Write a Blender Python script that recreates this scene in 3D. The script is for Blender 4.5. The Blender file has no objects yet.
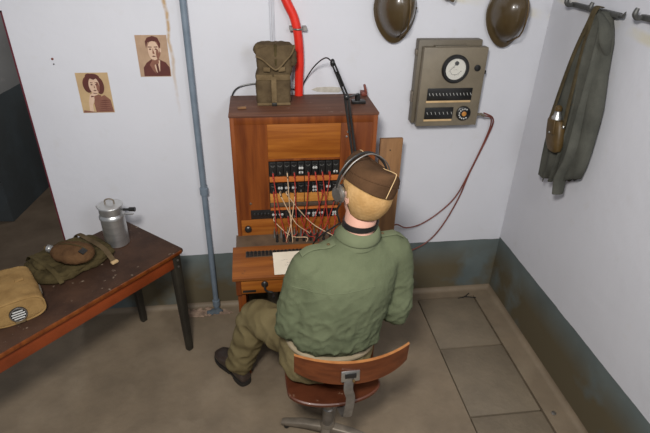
import bpy, bmesh, math, random
from mathutils import Vector as V, Matrix, noise
random.seed(7)
PI = math.pi
COL = bpy.context.scene.collection

# ------------------------------------------------------------------ materials
def mat(name, c1, c2=None, scale=8, rough=.6, metal=0, bump=0, bscale=60, stretch=(1, 1, 1), detail=6, lo=.35, hi=.65, kind='noise', spots=None, coat=0, spec=.5):
    m = bpy.data.materials.new(name); m.use_nodes = True
    nt = m.node_tree; N = nt.nodes; L = nt.links
    b = N['Principled BSDF']
    b.inputs['Roughness'].default_value = rough; b.inputs['Metallic'].default_value = metal
    b.inputs['Specular IOR Level'].default_value = spec
    b.inputs['Coat Weight'].default_value = coat
    if c2 is None: c2 = tuple(x * .8 for x in c1)
    geo = N.new('ShaderNodeTexCoord'); mp = N.new('ShaderNodeMapping')
    mp.inputs['Scale'].default_value = stretch
    L.new(geo.outputs['Object'], mp.inputs['Vector'])
    if kind == 'wood':
        t = N.new('ShaderNodeTexWave'); t.wave_type = 'BANDS'; t.bands_direction = 'X'
        t.inputs['Scale'].default_value = scale; t.inputs['Distortion'].default_value = 7
        t.inputs['Detail'].default_value = 4; t.inputs['Detail Scale'].default_value = 1.2
        out = t.outputs['Fac']
    else:
        t = N.new('ShaderNodeTexNoise'); t.inputs['Scale'].default_value = scale; t.inputs['Detail'].default_value = detail
        t.inputs['Roughness'].default_value = .6
        out = t.outputs['Fac']
    L.new(mp.outputs[0], t.inputs['Vector'])
    r = N.new('ShaderNodeValToRGB'); r.color_ramp.elements[0].position = lo; r.color_ramp.elements[1].position = hi
    r.color_ramp.elements[0].color = (*c2, 1); r.color_ramp.elements[1].color = (*c1, 1)
    L.new(out, r.inputs[0]); colout = r.outputs[0]
    if spots:
        sc, sl, sh, scol = spots
        n2 = N.new('ShaderNodeTexNoise'); n2.inputs['Scale'].default_value = sc; n2.inputs['Detail'].default_value = 5
        L.new(geo.outputs['Object'], n2.inputs['Vector'])
        r2 = N.new('ShaderNodeValToRGB'); r2.color_ramp.elements[0].position = sl; r2.color_ramp.elements[1].position = sh
        L.new(n2.outputs['Fac'], r2.inputs[0])
        mx = N.new('ShaderNodeMixRGB'); L.new(r2.outputs[0], mx.inputs[0]); L.new(colout, mx.inputs[1]); mx.inputs[2].default_value = (*scol, 1)
        colout = mx.outputs[0]
    L.new(colout, b.inputs['Base Color'])
    if bump:
        n3 = N.new('ShaderNodeTexNoise'); n3.inputs['Scale'].default_value = bscale; n3.inputs['Detail'].default_value = 4
        L.new(geo.outputs['Object'], n3.inputs['Vector'])
        bp = N.new('ShaderNodeBump'); bp.inputs['Strength'].default_value = bump; bp.inputs['Distance'].default_value = .01
        L.new(n3.outputs['Fac'], bp.inputs['Height']); L.new(bp.outputs[0], b.inputs['Normal'])
    return m

def wall_mat(name, dado=None, stain=False, band=None, white=(.66, .665, .705), lower=(.125, .150, .147), dirt=(.115, .094, .056)):
    """painted plaster: pale upper wall, dark painted dado below a wavering line"""
    m = bpy.data.materials.new(name); m.use_nodes = True
    nt = m.node_tree; N = nt.nodes; L = nt.links; b = N['Principled BSDF']
    b.inputs['Roughness'].default_value = .75; b.inputs['Specular IOR Level'].default_value = .2
    g = N.new('ShaderNodeNewGeometry'); s = N.new('ShaderNodeSeparateXYZ'); L.new(g.outputs['Position'], s.inputs[0])
    def noi(sc, det=5, vec=None):
        n = N.new('ShaderNodeTexNoise'); n.inputs['Scale'].default_value = sc; n.inputs['Detail'].default_value = det
        L.new(vec or g.outputs['Position'], n.inputs['Vector']); return n.outputs['Fac']
    def math_(op, a, bb, clamp=False):
        n = N.new('ShaderNodeMath'); n.operation = op; n.use_clamp = clamp
        for i, x in enumerate((a, bb)):
            if isinstance(x, (int, float)): n.inputs[i].default_value = x
            else: L.new(x, n.inputs[i])
        return n.outputs[0]
    def ramp(x, p0, p1, c0=(0, 0, 0), c1=(1, 1, 1)):
        r = N.new('ShaderNodeValToRGB'); r.color_ramp.elements[0].position = p0; r.color_ramp.elements[1].position = p1
        r.color_ramp.elements[0].color = (*c0, 1); r.color_ramp.elements[1].color = (*c1, 1); L.new(x, r.inputs[0]); return r.outputs[0]
    def mix(f, a, bb):
        n = N.new('ShaderNodeMixRGB')
        for i, x in enumerate((f, a, bb)):
            if isinstance(x, (int, float)): n.inputs[i].default_value = x
            elif isinstance(x, tuple): n.inputs[i].default_value = (*x, 1)
            else: L.new(x, n.inputs[i])
        return n.outputs[0]
    up = ramp(noi(1.3), .3, .75, tuple(x * .91 for x in white), white)
    up = mix(math_('MULTIPLY', ramp(noi(9, 8), .62, .75), .25), up, (.55, .53, .50))
    if stain:
        # brown rust run beside the pipe: a ragged vertical streak with its own shape
        wob = math_('MULTIPLY', math_('SUBTRACT', noi(7, 6), .5), .05)
        dx = math_('ABSOLUTE', math_('SUBTRACT', math_('ADD', s.outputs['X'], wob), -.424), 0)
        st = ramp(math_('MULTIPLY', dx, 60), .15, .75, (1, 1, 1), (0, 0, 0))
        vz = ramp(math_('SUBTRACT', s.outputs['Z'], 1.0), .3, .75)
        f = math_('MULTIPLY', math_('MULTIPLY', st, vz), ramp(noi(22, 6), .25, .5))
        up = mix(math_('MULTIPLY', f, .85), up, (.44, .27, .10))
    if band:
        z0, zs, ax = band      # faint yellow line running across the wall
        zz = math_('ADD', s.outputs['Z'], math_('MULTIPLY', s.outputs[ax], zs))
        dz = math_('ABSOLUTE', math_('SUBTRACT', zz, z0), 0)
        f = math_('MULTIPLY', ramp(math_('MULTIPLY', dz, 25), .3, .75, (1, 1, 1), (0, 0, 0)), ramp(noi(5, 5), .38, .62))
        up = mix(math_('MULTIPLY', f, .55), up, (.62, .56, .36))
    col = up
    if dado is not None:
        low = ramp(noi(3.2, 6), .32, .68, tuple(x * .8 for x in lower), tuple(x * 1.15 for x in lower))
        df = math_('MULTIPLY', ramp(noi(3.5, 6), .34, .5), ramp(math_('SUBTRACT', s.outputs['Z'], dado - .30), .10, .27, (1, 1, 1), (.03, .03, .03)))
        low = mix(df, low, dirt)
        zz = math_('ADD', s.outputs['Z'], math_('MULTIPLY', math_('SUBTRACT', noi(6, 3), .5), .014))
        e = math_('GREATER_THAN', zz, dado)
        col = mix(e, low, up)
    L.new(col, b.inputs['Base Color'])
    bp = N.new('ShaderNodeBump'); bp.inputs['Strength'].default_value = .25; bp.inputs['Distance'].default_value = .008
    L.new(noi(14, 6), bp.inputs['Height']); L.new(bp.outputs[0], b.inputs['Normal'])
    return m

MT = {}
MT['floor'] = mat('painted concrete floor', (.250, .190, .125), (.150, .114, .076), 2.6, .62, bump=.25, bscale=30, detail=10, lo=.3, hi=.7, spots=(5, .5, .9, (.28, .22, .15)))
MT['slab'] = mat('slab concrete', (.225, .178, .120), (.155, .123, .085), 4, .6, bump=.3, bscale=40, detail=9, lo=.3, hi=.7)
MT['recess'] = mat('dark recess', (.02, .017, .013))
MT['orange'] = mat('orange varnished wood', (.27, .084, .014), (.15, .040, .006), 3, .38, stretch=(9, 9, .8), kind='noise', coat=.06, bump=.08, bscale=80, spec=.32)
MT['orange_h'] = mat('orange varnished wood along', (.35, .118, .017), (.215, .060, .008), 3, .38, stretch=(.8, 9, 14), coat=.06, spec=.32)
MT['brownwood'] = mat('red brown wood', (.21, .056, .010), (.11, .025, .005), 3, .4, stretch=(9, 9, .7), coat=.06, spec=.32)
MT['topwood'] = mat('worn brown top', (.155, .068, .038), (.09, .036, .021), 3, .6, spec=.3, stretch=(.6, 8, 8), spots=(25, .66, .74, (.22, .14, .10)))
MT['desktop'] = mat('desk wood', (.30, .10, .020), (.17, .05, .010), 3, .42, stretch=(.6, 9, 9), coat=.06, spots=(40, .66, .76, (.10, .04, .02)), spec=.32)
MT['ledge'] = mat('dark ledge', (.13, .085, .05), (.07, .045, .03), 8, .5)
MT['yellowwood'] = mat('yellow label strip', (.58, .27, .055), (.44, .17, .03), 8, .45, stretch=(.5, 5, 8))
MT['orangestrip'] = mat('orange label strip', (.52, .16, .03), (.38, .10, .02), 8, .45, stretch=(.5, 5, 8))
MT['black'] = mat('black bakelite', (.018, .017, .016), (.01, .01, .01), 10, .32)
MT['blackmet'] = mat('black painted steel', (.03, .028, .025), (.015, .014, .013), 20, .4, metal=.3)
MT['white'] = mat('white enamel', (.55, .55, .52), (.42, .42, .40), 10, .5)
MT['chrome'] = mat('worn steel', (.60, .60, .58), (.42, .42, .40), 14, .3, metal=.9, bump=.05)
MT['alu'] = mat('dull aluminium', (.66, .66, .64), (.5, .5, .49), 6, .34, metal=.85, stretch=(1, 1, 6), bump=.04)
MT['steel'] = mat('grey flat steel', (.34, .32, .29), (.20, .18, .16), 12, .42, metal=.75)
MT['legmetal'] = mat('worn brown steel', (.24, .20, .155), (.15, .125, .095), 12, .5, metal=.35)
MT['red_cord'] = mat('red cord', (.42, .035, .02), (.3, .02, .015), 30, .6)
MT['cream_cord'] = mat('cream cord', (.66, .47, .30), (.5, .34, .2), 30, .7)
MT['brown_cord'] = mat('reddish brown cable', (.20, .05, .03), (.14, .03, .02), 30, .5)
MT['pipe'] = mat('blue grey paint', (.19, .235, .285), (.14, .18, .22), 10, .45, bump=.1)
MT['redpipe'] = mat('red plastic', (.72, .028, .012), (.6, .02, .01), 10, .35)
MT['conduit'] = mat('white conduit', (.58, .59, .63), (.5, .51, .55), 10, .5)
MT['canvas'] = mat('khaki canvas', (.130, .092, .050), (.078, .054, .030), 14, .95, bump=.5, bscale=260, spec=.1)
MT['canvas_l'] = mat('light khaki webbing', (.19, .135, .072), (.125, .086, .044), 18, .95, bump=.5, bscale=260, spec=.1)
MT['canvas_d'] = mat('dark olive canvas', (.090, .068, .030), (.046, .034, .015), 14, .95, bump=.5, bscale=220, spec=.1)
MT['canvas_t'] = mat('tan canvas', (.33, .205, .080), (.23, .135, .050), 10, .95, bump=.4, bscale=240, spec=.1)
MT['brownfelt'] = mat('brown felt', (.125, .066, .03), (.075, .038, .018), 14, .95, bump=.4, bscale=150, spec=.1)
MT['greytable'] = mat('worn dark table top', (.072, .036, .021), (.036, .018, .011), 6, .65, spec=.22, bump=.15, bscale=30, detail=9, spots=(34, .66, .72, (.24, .18, .13)))
MT['tableapron'] = mat('red brown apron', (.25, .050, .013), (.15, .030, .008), 4, .42, stretch=(1, 1, 1), coat=.06, spec=.32)
MT['tableleg'] = mat('black brown leg', (.03, .026, .018), (.018, .015, .011), 10, .5)
MT['plank'] = mat('raw brown plank', (.30, .150, .055), (.17, .080, .030), 3, .65, stretch=(9, 9, .7), bump=.2)
MT['box'] = mat('taupe enamel', (.205, .170, .118), (.155, .128, .088), 6, .5, bump=.15, bscale=180)
MT['boxd'] = mat('taupe enamel side', (.15, .125, .088), (.12, .10, .07), 6, .5)
MT['dial'] = mat('ivory dial', (.72, .70, .62), (.64, .62, .55), 6, .5)
MT['glass'] = None
MT['helmet'] = mat('brown helmet paint', (.078, .052, .022), (.058, .038, .016), 5, .3, coat=.25)
MT['iron'] = mat('grey iron', (.13, .13, .125), (.08, .08, .075), 14, .5, metal=.5, bump=.2)
MT['paper'] = mat('paper', (.80, .72, .58), (.72, .64, .50), 6, .8)
MT['ink'] = mat('ink', (.12, .11, .12))
MT['drab'] = mat('grey green cloth', (.098, .098, .082), (.062, .063, .053), 8, .95, bump=.35, bscale=200, spec=.1)
MT['strap'] = mat('olive brown strap', (.10, .078, .042), (.065, .05, .027), 20, .9, bump=.4, bscale=200, spec=.1)
MT['leather'] = mat('brown leather', (.115, .068, .020), (.070, .042, .012), 12, .5, bump=.2)
MT['skin'] = mat('mannequin skin', (.72, .42, .32), (.64, .35, .26), 9, .5)
MT['hair'] = mat('painted sandy hair', (.50, .31, .135), (.39, .225, .085), 22, .8, stretch=(1, 1, .5), bump=.3, bscale=90, spec=.1)
MT['shirt'] = mat('green cotton', (.128, .146, .083), (.104, .121, .068), 6, .92, bump=.3, bscale=260, spec=.15)
MT['shirt2'] = mat('green cotton seam', (.138, .156, .090), (.112, .129, .074), 8, .92, spec=.15)
MT['trouser'] = mat('khaki trouser cloth', (.205, .165, .082), (.155, .122, .058), 6, .95, bump=.3, bscale=260, spec=.1)
MT['belt'] = mat('beige waistband', (.32, .26, .17), (.25, .20, .125), 12, .9)
MT['capcloth'] = mat('brown cap wool', (.092, .048, .024), (.064, .034, .017), 12, .95, bump=.35, bscale=220, spec=.1)
MT['piping'] = mat('tan piping', (.62, .43, .22), (.5, .34, .17), 20, .8)
MT['shoe'] = mat('black brown leather', (.058, .040, .031), (.034, .023, .018), 12, .38, bump=.15)
MT['sole'] = mat('sole', (.02, .017, .014), (.012, .01, .009), 12, .6)
MT['ply'] = mat('varnished plywood', (.165, .046, .014), (.10, .026, .008), 3, .38, stretch=(.6, 9, 12), coat=.06, spots=(30, .67, .76, (.09, .03, .012)), spec=.32)
MT['plyedge'] = mat('plywood edge', (.45, .19, .06), (.33, .12, .035), 20, .5)
MT['seatply'] = mat('dark plywood seat', (.105, .030, .012), (.06, .017, .008), 5, .4, coat=.06, spots=(22, .64, .74, (.30, .20, .13)), spec=.32)  # dark red brown ply, darkened further for the shade it sits in
MT['sepia_bg'] = mat('sepia ground', (.46, .31, .20), (.38, .25, .16), 20, .8)
MT['sepia_bg2'] = mat('buff ground', (.54, .38, .20), (.44, .30, .16), 12, .8)
MT['sepia_d'] = mat('sepia dark', (.115, .030, .022), (.09, .025, .02), 20, .8)
MT['sepia_m'] = mat('sepia mid', (.25, .105, .07), (.2, .085, .055), 30, .8)
MT['sepia_l'] = mat('sepia light', (.66, .47, .34), (.58, .40, .28), 20, .8)
MT['rag'] = mat('blue grey rag', (.12, .145, .17), (.08, .10, .115), 12, .9)
MT['rubble'] = mat('broken mortar', (.40, .28, .20), (.22, .15, .11), 20, .9, bump=.4)
MT['darkred'] = mat('dark red edge paint', (.12, .012, .022), (.09, .01, .018), 8, .5)
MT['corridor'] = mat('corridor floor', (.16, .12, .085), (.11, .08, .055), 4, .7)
MT['eye'] = mat('eye white', (.7, .7, .68)); MT['iris'] = mat('iris', (.03, .03, .04), rough=.2)
def glass_mat():
    m = bpy.data.materials.new('gauge glass'); m.use_nodes = True; nt = m.node_tree; nt.nodes.clear()
    o = nt.nodes.new('ShaderNodeOutputMaterial'); mx = nt.nodes.new('ShaderNodeMixShader'); t = nt.nodes.new('ShaderNodeBsdfTransparent'); g = nt.nodes.new('ShaderNodeBsdfGlossy')
    g.inputs['Roughness'].default_value = .08; mx.inputs[0].default_value = .06
    nt.links.new(t.outputs[0], mx.inputs[1]); nt.links.new(g.outputs[0], mx.inputs[2]); nt.links.new(mx.outputs[0], o.inputs[0]); return m
MT['glass'] = glass_mat()

# ------------------------------------------------------------------ mesh builder
class MB:
    def __init__(s, T=None): s.v = []; s.f = []; s.m = []; s.mi = 0; s.T = T or Matrix.Identity(4)
    def add(s, vs, fs):
        o = len(s.v); s.v += [s.T @ V(p) for p in vs]; s.f += [[o + i for i in f] for f in fs]; s.m += [s.mi] * len(fs); return s
    def box(s, c, d, rot=None, bev=0):
        bm = bmesh.new(); bmesh.ops.create_cube(bm, size=1)
        for v in bm.verts: v.co = V((v.co.x * d[0], v.co.y * d[1], v.co.z * d[2]))
        if bev: bmesh.ops.bevel(bm, geom=bm.edges[:], offset=bev, segments=2, affect='EDGES', profile=.5)
        R = rot if rot is not None else Matrix.Identity(3)
        bm.verts.index_update()
        s.add([V(c) + R @ v.co for v in bm.verts], [[v.index for v in f.verts] for f in bm.faces]); bm.free(); return s
    def bb(s, x0, x1, y0, y1, z0, z1, bev=0): return s.box(((x0 + x1) / 2, (y0 + y1) / 2, (z0 + z1) / 2), (x1 - x0, y1 - y0, z1 - z0), None, bev)
    def rings(s, R, cap=True, closed=False):
        n = len(R[0]); vs = [p for r in R for p in r]; fs = []
        K = len(R)
        for k in range(K if closed else K - 1):
            a = k * n; b = ((k + 1) % K) * n
            for i in range(n): j = (i + 1) % n; fs.append([a + i, a + j, b + j, b + i])
        if cap and not closed: fs.append(list(range(n))[::-1]); fs.append([(K - 1) * n + i for i in range(n)])
        return s.add(vs, fs)
    def loft(s, secs, n=24, p=2.0, cap=True):
        """secs: (centre, axis_u, axis_v, ru, rv)"""
        R = []
        for c, u, v, ru, rv in secs:
            c, u, v = V(c), V(u), V(v); ring = []
            for i in range(n):
                a = 2 * PI * i / n; ca, sa = math.cos(a), math.sin(a)
                ring.append(c + u * ru * math.copysign(abs(ca) ** (2 / p), ca) + v * rv * math.copysign(abs(sa) ** (2 / p), sa))
            R.append(ring)
        return s.rings(R, cap)
    def tube(s, pts, r, n=10, smooth=0, cap=True, flat=1.0, up=None):
        pts = [V(p) for p in pts]; rs = list(r) if isinstance(r, (list, tuple)) else [r] * len(pts)
        if smooth:
            P = [pts[0]] + pts + [pts[-1]]; Q = []; RR = []
            for i in range(1, len(P) - 2):
                for k in range(smooth):
                    t = k / smooth; a, b, c, d = P[i - 1], P[i], P[i + 1], P[i + 2]
                    Q.append(.5 * ((2 * b) + (c - a) * t + (2 * a - 5 * b + 4 * c - d) * t * t + (3 * b - a - 3 * c + d) * t ** 3))
                    RR.append(rs[i - 1] * (1 - t) + rs[i] * t)
            Q.append(pts[-1]); RR.append(rs[-1]); pts, rs = Q, RR
        t0 = (pts[1] - pts[0]).normalized()
        u = V(up) if up else (V((0, 0, 1)) if abs(t0.z) < .9 else V((0, 1, 0)))
        u = (u - t0 * u.dot(t0)).normalized(); secs = []
        for i, p in enumerate(pts):
            t = (pts[min(i + 1, len(pts) - 1)] - pts[max(i - 1, 0)]).normalized()
            u = (u - t * u.dot(t)).normalized(); w = t.cross(u)
            secs.append((p, u, w, rs[i] * flat, rs[i]))
        return s.loft(secs, n, cap=cap)
    def lathe(s, prof, c, ax=(0, 0, 1), n=32, sx=1, cap=True):
        ax = V(ax).normalized(); u = V((1, 0, 0)) if abs(ax.x) < .9 else V((0, 1, 0)); u = (u - ax * u.dot(ax)).normalized(); w = ax.cross(u)
        return s.loft([(V(c) + ax * h, u, w, max(r, 1e-4) * sx, max(r, 1e-4)) for r, h in prof], n, cap=cap)
    def ell(s, c, r, R=None, n=24, m=14):
        R = R or Matrix.Identity(3); rings = []
        for k in range(m + 1):
            a = PI * (k + .001) / (m + .002); q = math.sin(a); z = -math.cos(a)
            rings.append([V(c) + R @ V((r[0] * q * math.cos(2 * PI * i / n), r[1] * q * math.sin(2 * PI * i / n), r[2] * z)) for i in range(n)])
        return s.rings(rings)
    def prism(s, poly, o, u, v, w):
        """poly in (a,b) on axes u,v from origin o, extruded by vector w"""
        o, u, v, w = V(o), V(u), V(v), V(w); n = len(poly)
        a = [o + u * x + v * y for x, y in poly]; b = [p + w for p in a]
        return s.add(a + b, [list(range(n)), [n + i for i in range(n)][::-1]] + [[i, n + i, n + (i + 1) % n, (i + 1) % n] for i in range(n)])

def mk(name, mb, mats, parent=None, smooth=None, world=True):
    """link one mesh object; vertices are given in world space and stored relative to the thing's base"""
    me = bpy.data.meshes.new(name)
    off = V((0, 0, 0)); p = parent
    while p is not None: off += p.location; p = p.parent
    me.from_pydata([v - off for v in mb.v], [], mb.f); 
    if not isinstance(mats, (list, tuple)): mats = [mats]
    for m in mats: me.materials.append(MT[m] if isinstance(m, str) else m)
    for i, p in enumerate(me.polygons): p.material_index = mb.m[i]
    bm = bmesh.new(); bm.from_mesh(me); bmesh.ops.recalc_face_normals(bm, faces=bm.faces[:]); bm.to_mesh(me); bm.free()
    if smooth is None: smooth = 35
    if smooth:
        for p in me.polygons: p.use_smooth = True
        me.set_sharp_from_angle(angle=math.radians(smooth))
    o = bpy.data.objects.new(name, me); COL.objects.link(o)
    if parent: o.parent = parent
    return o
def remesh(o, vox, sm=3, disp=None):
    md = o.modifiers.new('r', 'REMESH'); md.mode = 'VOXEL'; md.voxel_size = vox; md.use_smooth_shade = True
    if sm: s2 = o.modifiers.new('s', 'SMOOTH'); s2.iterations = sm; s2.factor = .5
    bpy.context.view_layer.update()
    dg = bpy.context.evaluated_depsgraph_get(); me = bpy.data.meshes.new_from_object(o.evaluated_get(dg))
    old = o.data; mats = [m for m in old.materials]; o.modifiers.clear(); o.data = me
    if not me.materials:
        for m in mats: me.materials.append(m)
    if disp:
        off = V((0, 0, 0)); p = o.parent
        while p is not None: off += p.location; p = p.parent
        ns = [v.normal.copy() for v in me.vertices]
        for v, n in zip(me.vertices, ns): v.co += n * disp(v.co + off, n)
    for p in me.polygons: p.use_smooth = True
    me.update(); return o
def tag(o, label, cat, group=None):
    o['label'] = label; o['category'] = cat
    if group: o['group'] = group
    return o
def thing(name, loc, label, cat, group=None):
    o = bpy.data.objects.new(name, None); COL.objects.link(o); o.location = loc; o.empty_display_size = .1
    return tag(o, label, cat, group)
def struct(name, mb, m, smooth=None):
    o = mk(name, mb, m, None, smooth); o['kind'] = 'structure'; return o
def rotz(a): return Matrix.Rotation(a, 3, 'Z')
def frame(o, ang=0): return Matrix.Translation(V(o)) @ Matrix.Rotation(ang, 4, 'Z')

# ------------------------------------------------------------------ setting
WX, WY = 1.56, 2.687
DX = -1.168       # right edge of the doorway
b = MB(); b.bb(DX, WX + .2, WY, WY + .2, -.06, 2.9); b.bb(-3.2, DX, WY, WY + .2, 1.832, 2.9); b.bb(-3.2, -2.02, WY, WY + .2, -.06, 1.832)
struct('wall_back', b, wall_mat('back wall paint', .41, stain=True, band=(2.075, .17, 'X')), 0)
b = MB(); b.bb(WX, WX + .2, -1.2, WY, -.06, 2.9)
struct('wall_right', b, wall_mat('right wall paint', .425, band=(1.62, -.11, 'Y')), 0)
# floor: bays around the covered trench
b = MB(); b.bb(-3.4, 1.012, -1.2, WY, -.12, 0); b.bb(1.012, 1.42, 2.612, WY, -.12, 0); b.bb(1.42, WX, -1.2, WY, -.12, 0); b.bb(1.012, 1.42, -1.2, 2.612, -.12, -.052)
struct('floor', b, 'floor', 0)
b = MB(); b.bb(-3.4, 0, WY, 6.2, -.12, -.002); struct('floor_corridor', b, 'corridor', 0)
# concrete fillet along the wall foot
def fillet(x0, y0, x1, y1, nx, ny):
    b = MB(); r = .03; N = 6
    P = [(0, 0)] + [(r * (1 - math.sin(PI / 2 * i / N)), r * (1 - math.cos(PI / 2 * i / N))) for i in range(N + 1)]
    d = V((x1 - x0, y1 - y0, 0)); b.prism(P, (x0, y0, .0005), (nx, ny, 0), (0, 0, 1), d); return b
struct('baseboard_right', fillet(WX - .0005, -1.2, WX - .0005, WY - .0005, -1, 0), 'floor')
struct('baseboard_back', fillet(DX + .01, WY - .0005, WX - .0005, WY - .0005, 0, -1), 'floor')
b = MB(); b.bb(DX - .007, DX, WY - .003, WY + .19, 0, 1.832); b.bb(-2.02, DX, WY - .003, WY + .19, 1.825, 1.832); struct('trim_1', b, 'darkred')
# corridor behind the doorway
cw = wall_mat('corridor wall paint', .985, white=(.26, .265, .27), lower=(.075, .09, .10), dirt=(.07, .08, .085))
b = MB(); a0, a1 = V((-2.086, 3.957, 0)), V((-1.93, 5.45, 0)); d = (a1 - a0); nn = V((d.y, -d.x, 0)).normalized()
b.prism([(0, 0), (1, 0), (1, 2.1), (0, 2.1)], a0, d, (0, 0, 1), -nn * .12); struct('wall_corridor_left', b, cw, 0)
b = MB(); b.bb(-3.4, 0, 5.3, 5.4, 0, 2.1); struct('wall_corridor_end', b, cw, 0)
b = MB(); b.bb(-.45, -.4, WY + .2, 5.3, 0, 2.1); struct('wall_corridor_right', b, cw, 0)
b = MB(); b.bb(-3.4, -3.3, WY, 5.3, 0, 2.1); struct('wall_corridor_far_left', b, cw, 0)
b = MB(); b.bb(-3.4, 0, WY + .2, 5.4, 2.1, 2.2); struct('ceiling_corridor', b, cw, 0)  # unseen; closes the corridor so world light stays out
# trench cover slabs
ys = [2.604, 2.136, 1.645, 1.15, .66, .17]
pos = ['farthest, next to the back wall', 'second from the back wall', 'third from the back wall, at the photo bottom']
for i in range(3):
    b = MB(); b.bb(1.021, 1.411, ys[i + 1] + .005, ys[i] - .005, -.052, -.004, .003)
    tag(mk('trench_cover_slab', b, 'slab'), 'grey brown concrete cover slab in the floor by the right wall, ' + pos[i], 'floor slab', 'concrete trench covers')

# ------------------------------------------------------------------ pipes and wall fixtures
t = thing('wall_pipe', (-.335, 2.64, 0), 'blue grey painted steel pipe running down the white wall left of the switchboard', 'pipe')
b = MB(); b.tube([(-.335, 2.64, .001), (-.333, 2.64, 2.6)], .0165, 20); mk('pipe_run', b, 'pipe', t)
b = MB(); b.lathe([(.019, -.022), (.024, -.02), (.024, .02), (.019, .022)], (-.333, 2.64, .875)); mk('coupling', b, 'pipe', t)
b = MB(); b.lathe([(.019, -.022), (.023, -.02), (.023, .02), (.019, .022)], (-.335, 2.64, .06)); mk('coupling', b, 'pipe', t)
for z in (.88, 1.95):
    b = MB(); b.bb(-.35, -.316, 2.655, 2.687, z - .012, z + .012, .002); mk('pipe_clip', b, 'pipe', t)
t = thing('red_pipe', (.214, 2.64, 1.0), 'bright red curved plastic pipe dropping behind the switchboard', 'pipe')
b = MB(); b.tube([(.10, 2.65, 2.15), (.135, 2.65, 1.95), (.158, 2.645, 1.88), (.192, 2.643, 1.81), (.212, 2.64, 1.72), (.219, 2.64, 1.6), (.214, 2.64, 1.45), (.21, 2.64, 1.0)], .0225, 20, smooth=6); mk('pipe_run', b, 'redpipe', t)
b = MB(); b.tube([(.185, 2.64 - .0, 1.757), (.2, 2.616, 1.757), (.222, 2.616, 1.757), (.238, 2.64, 1.757)], .0045, 8, smooth=4); b.bb(.17, .188, 2.632, 2.687, 1.749, 1.765); b.bb(.236, .256, 2.632, 2.687, 1.749, 1.765); mk('pipe_clamp', b, 'steel', t)
t = thing('conduit', (.085, 2.68, 1.0), 'thin white conduit on the wall behind the canvas backpack', 'conduit')
b = MB(); b.tube([(.077, 2.68, 2.3), (.083, 2.68, 1.0)], .006, 10); mk('conduit_run', b, 'conduit', t)
b = MB(); b.tube([(.093, 2.682, 2.3), (.097, 2.682, 1.0)], .004, 10); mk('conduit_run', b, 'conduit', t)
b = MB(); b.bb(.955, .998, 2.635, 2.687, 1.893, 1.95, .004); b.tube([(.965, 2.64, 1.90), (.985, 2.61, 1.89), (.995, 2.61, 1.91)], .006, 8)
tag(mk('wall_bracket', b, 'helmet'), 'small brown metal bracket on the wall between the two helmets', 'bracket')
# plaster scar and screw holes
b = MB(); poly = [(0, 0), (.03, .012), (.10, .014), (.155, .01), (.17, -.004), (.15, -.018), (.09, -.016), (.03, -.012)]
b.prism(poly, (.285, 2.687, 1.437), (1, 0, 0), (0, 0, 1), (0, -.002, 0)); tag(mk('plaster_patch', b, MT['conduit'] if False else mat('bare plaster', (.55, .52, .46), (.42, .39, .33), 30, .9)), 'small bare plaster scar on the wall above the switchboard top', 'plaster patch')
for i, (x, z, r) in enumerate([(-.996, 1.61, .006), (-.995, 1.585, .0035)]):
    b = MB(); b.lathe([(r, -.001), (r * .8, .004), (r * .3, .006)], (x, 2.686, z), (0, -1, 0), 10)
    tag(mk('wall_plug', b, 'brown_cord' if i == 0 else 'blackmet'), ['larger dark broken wall plug near the doorway', 'smaller wall plug just below the larger one near the doorway'][i], 'wall plug')

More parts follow.
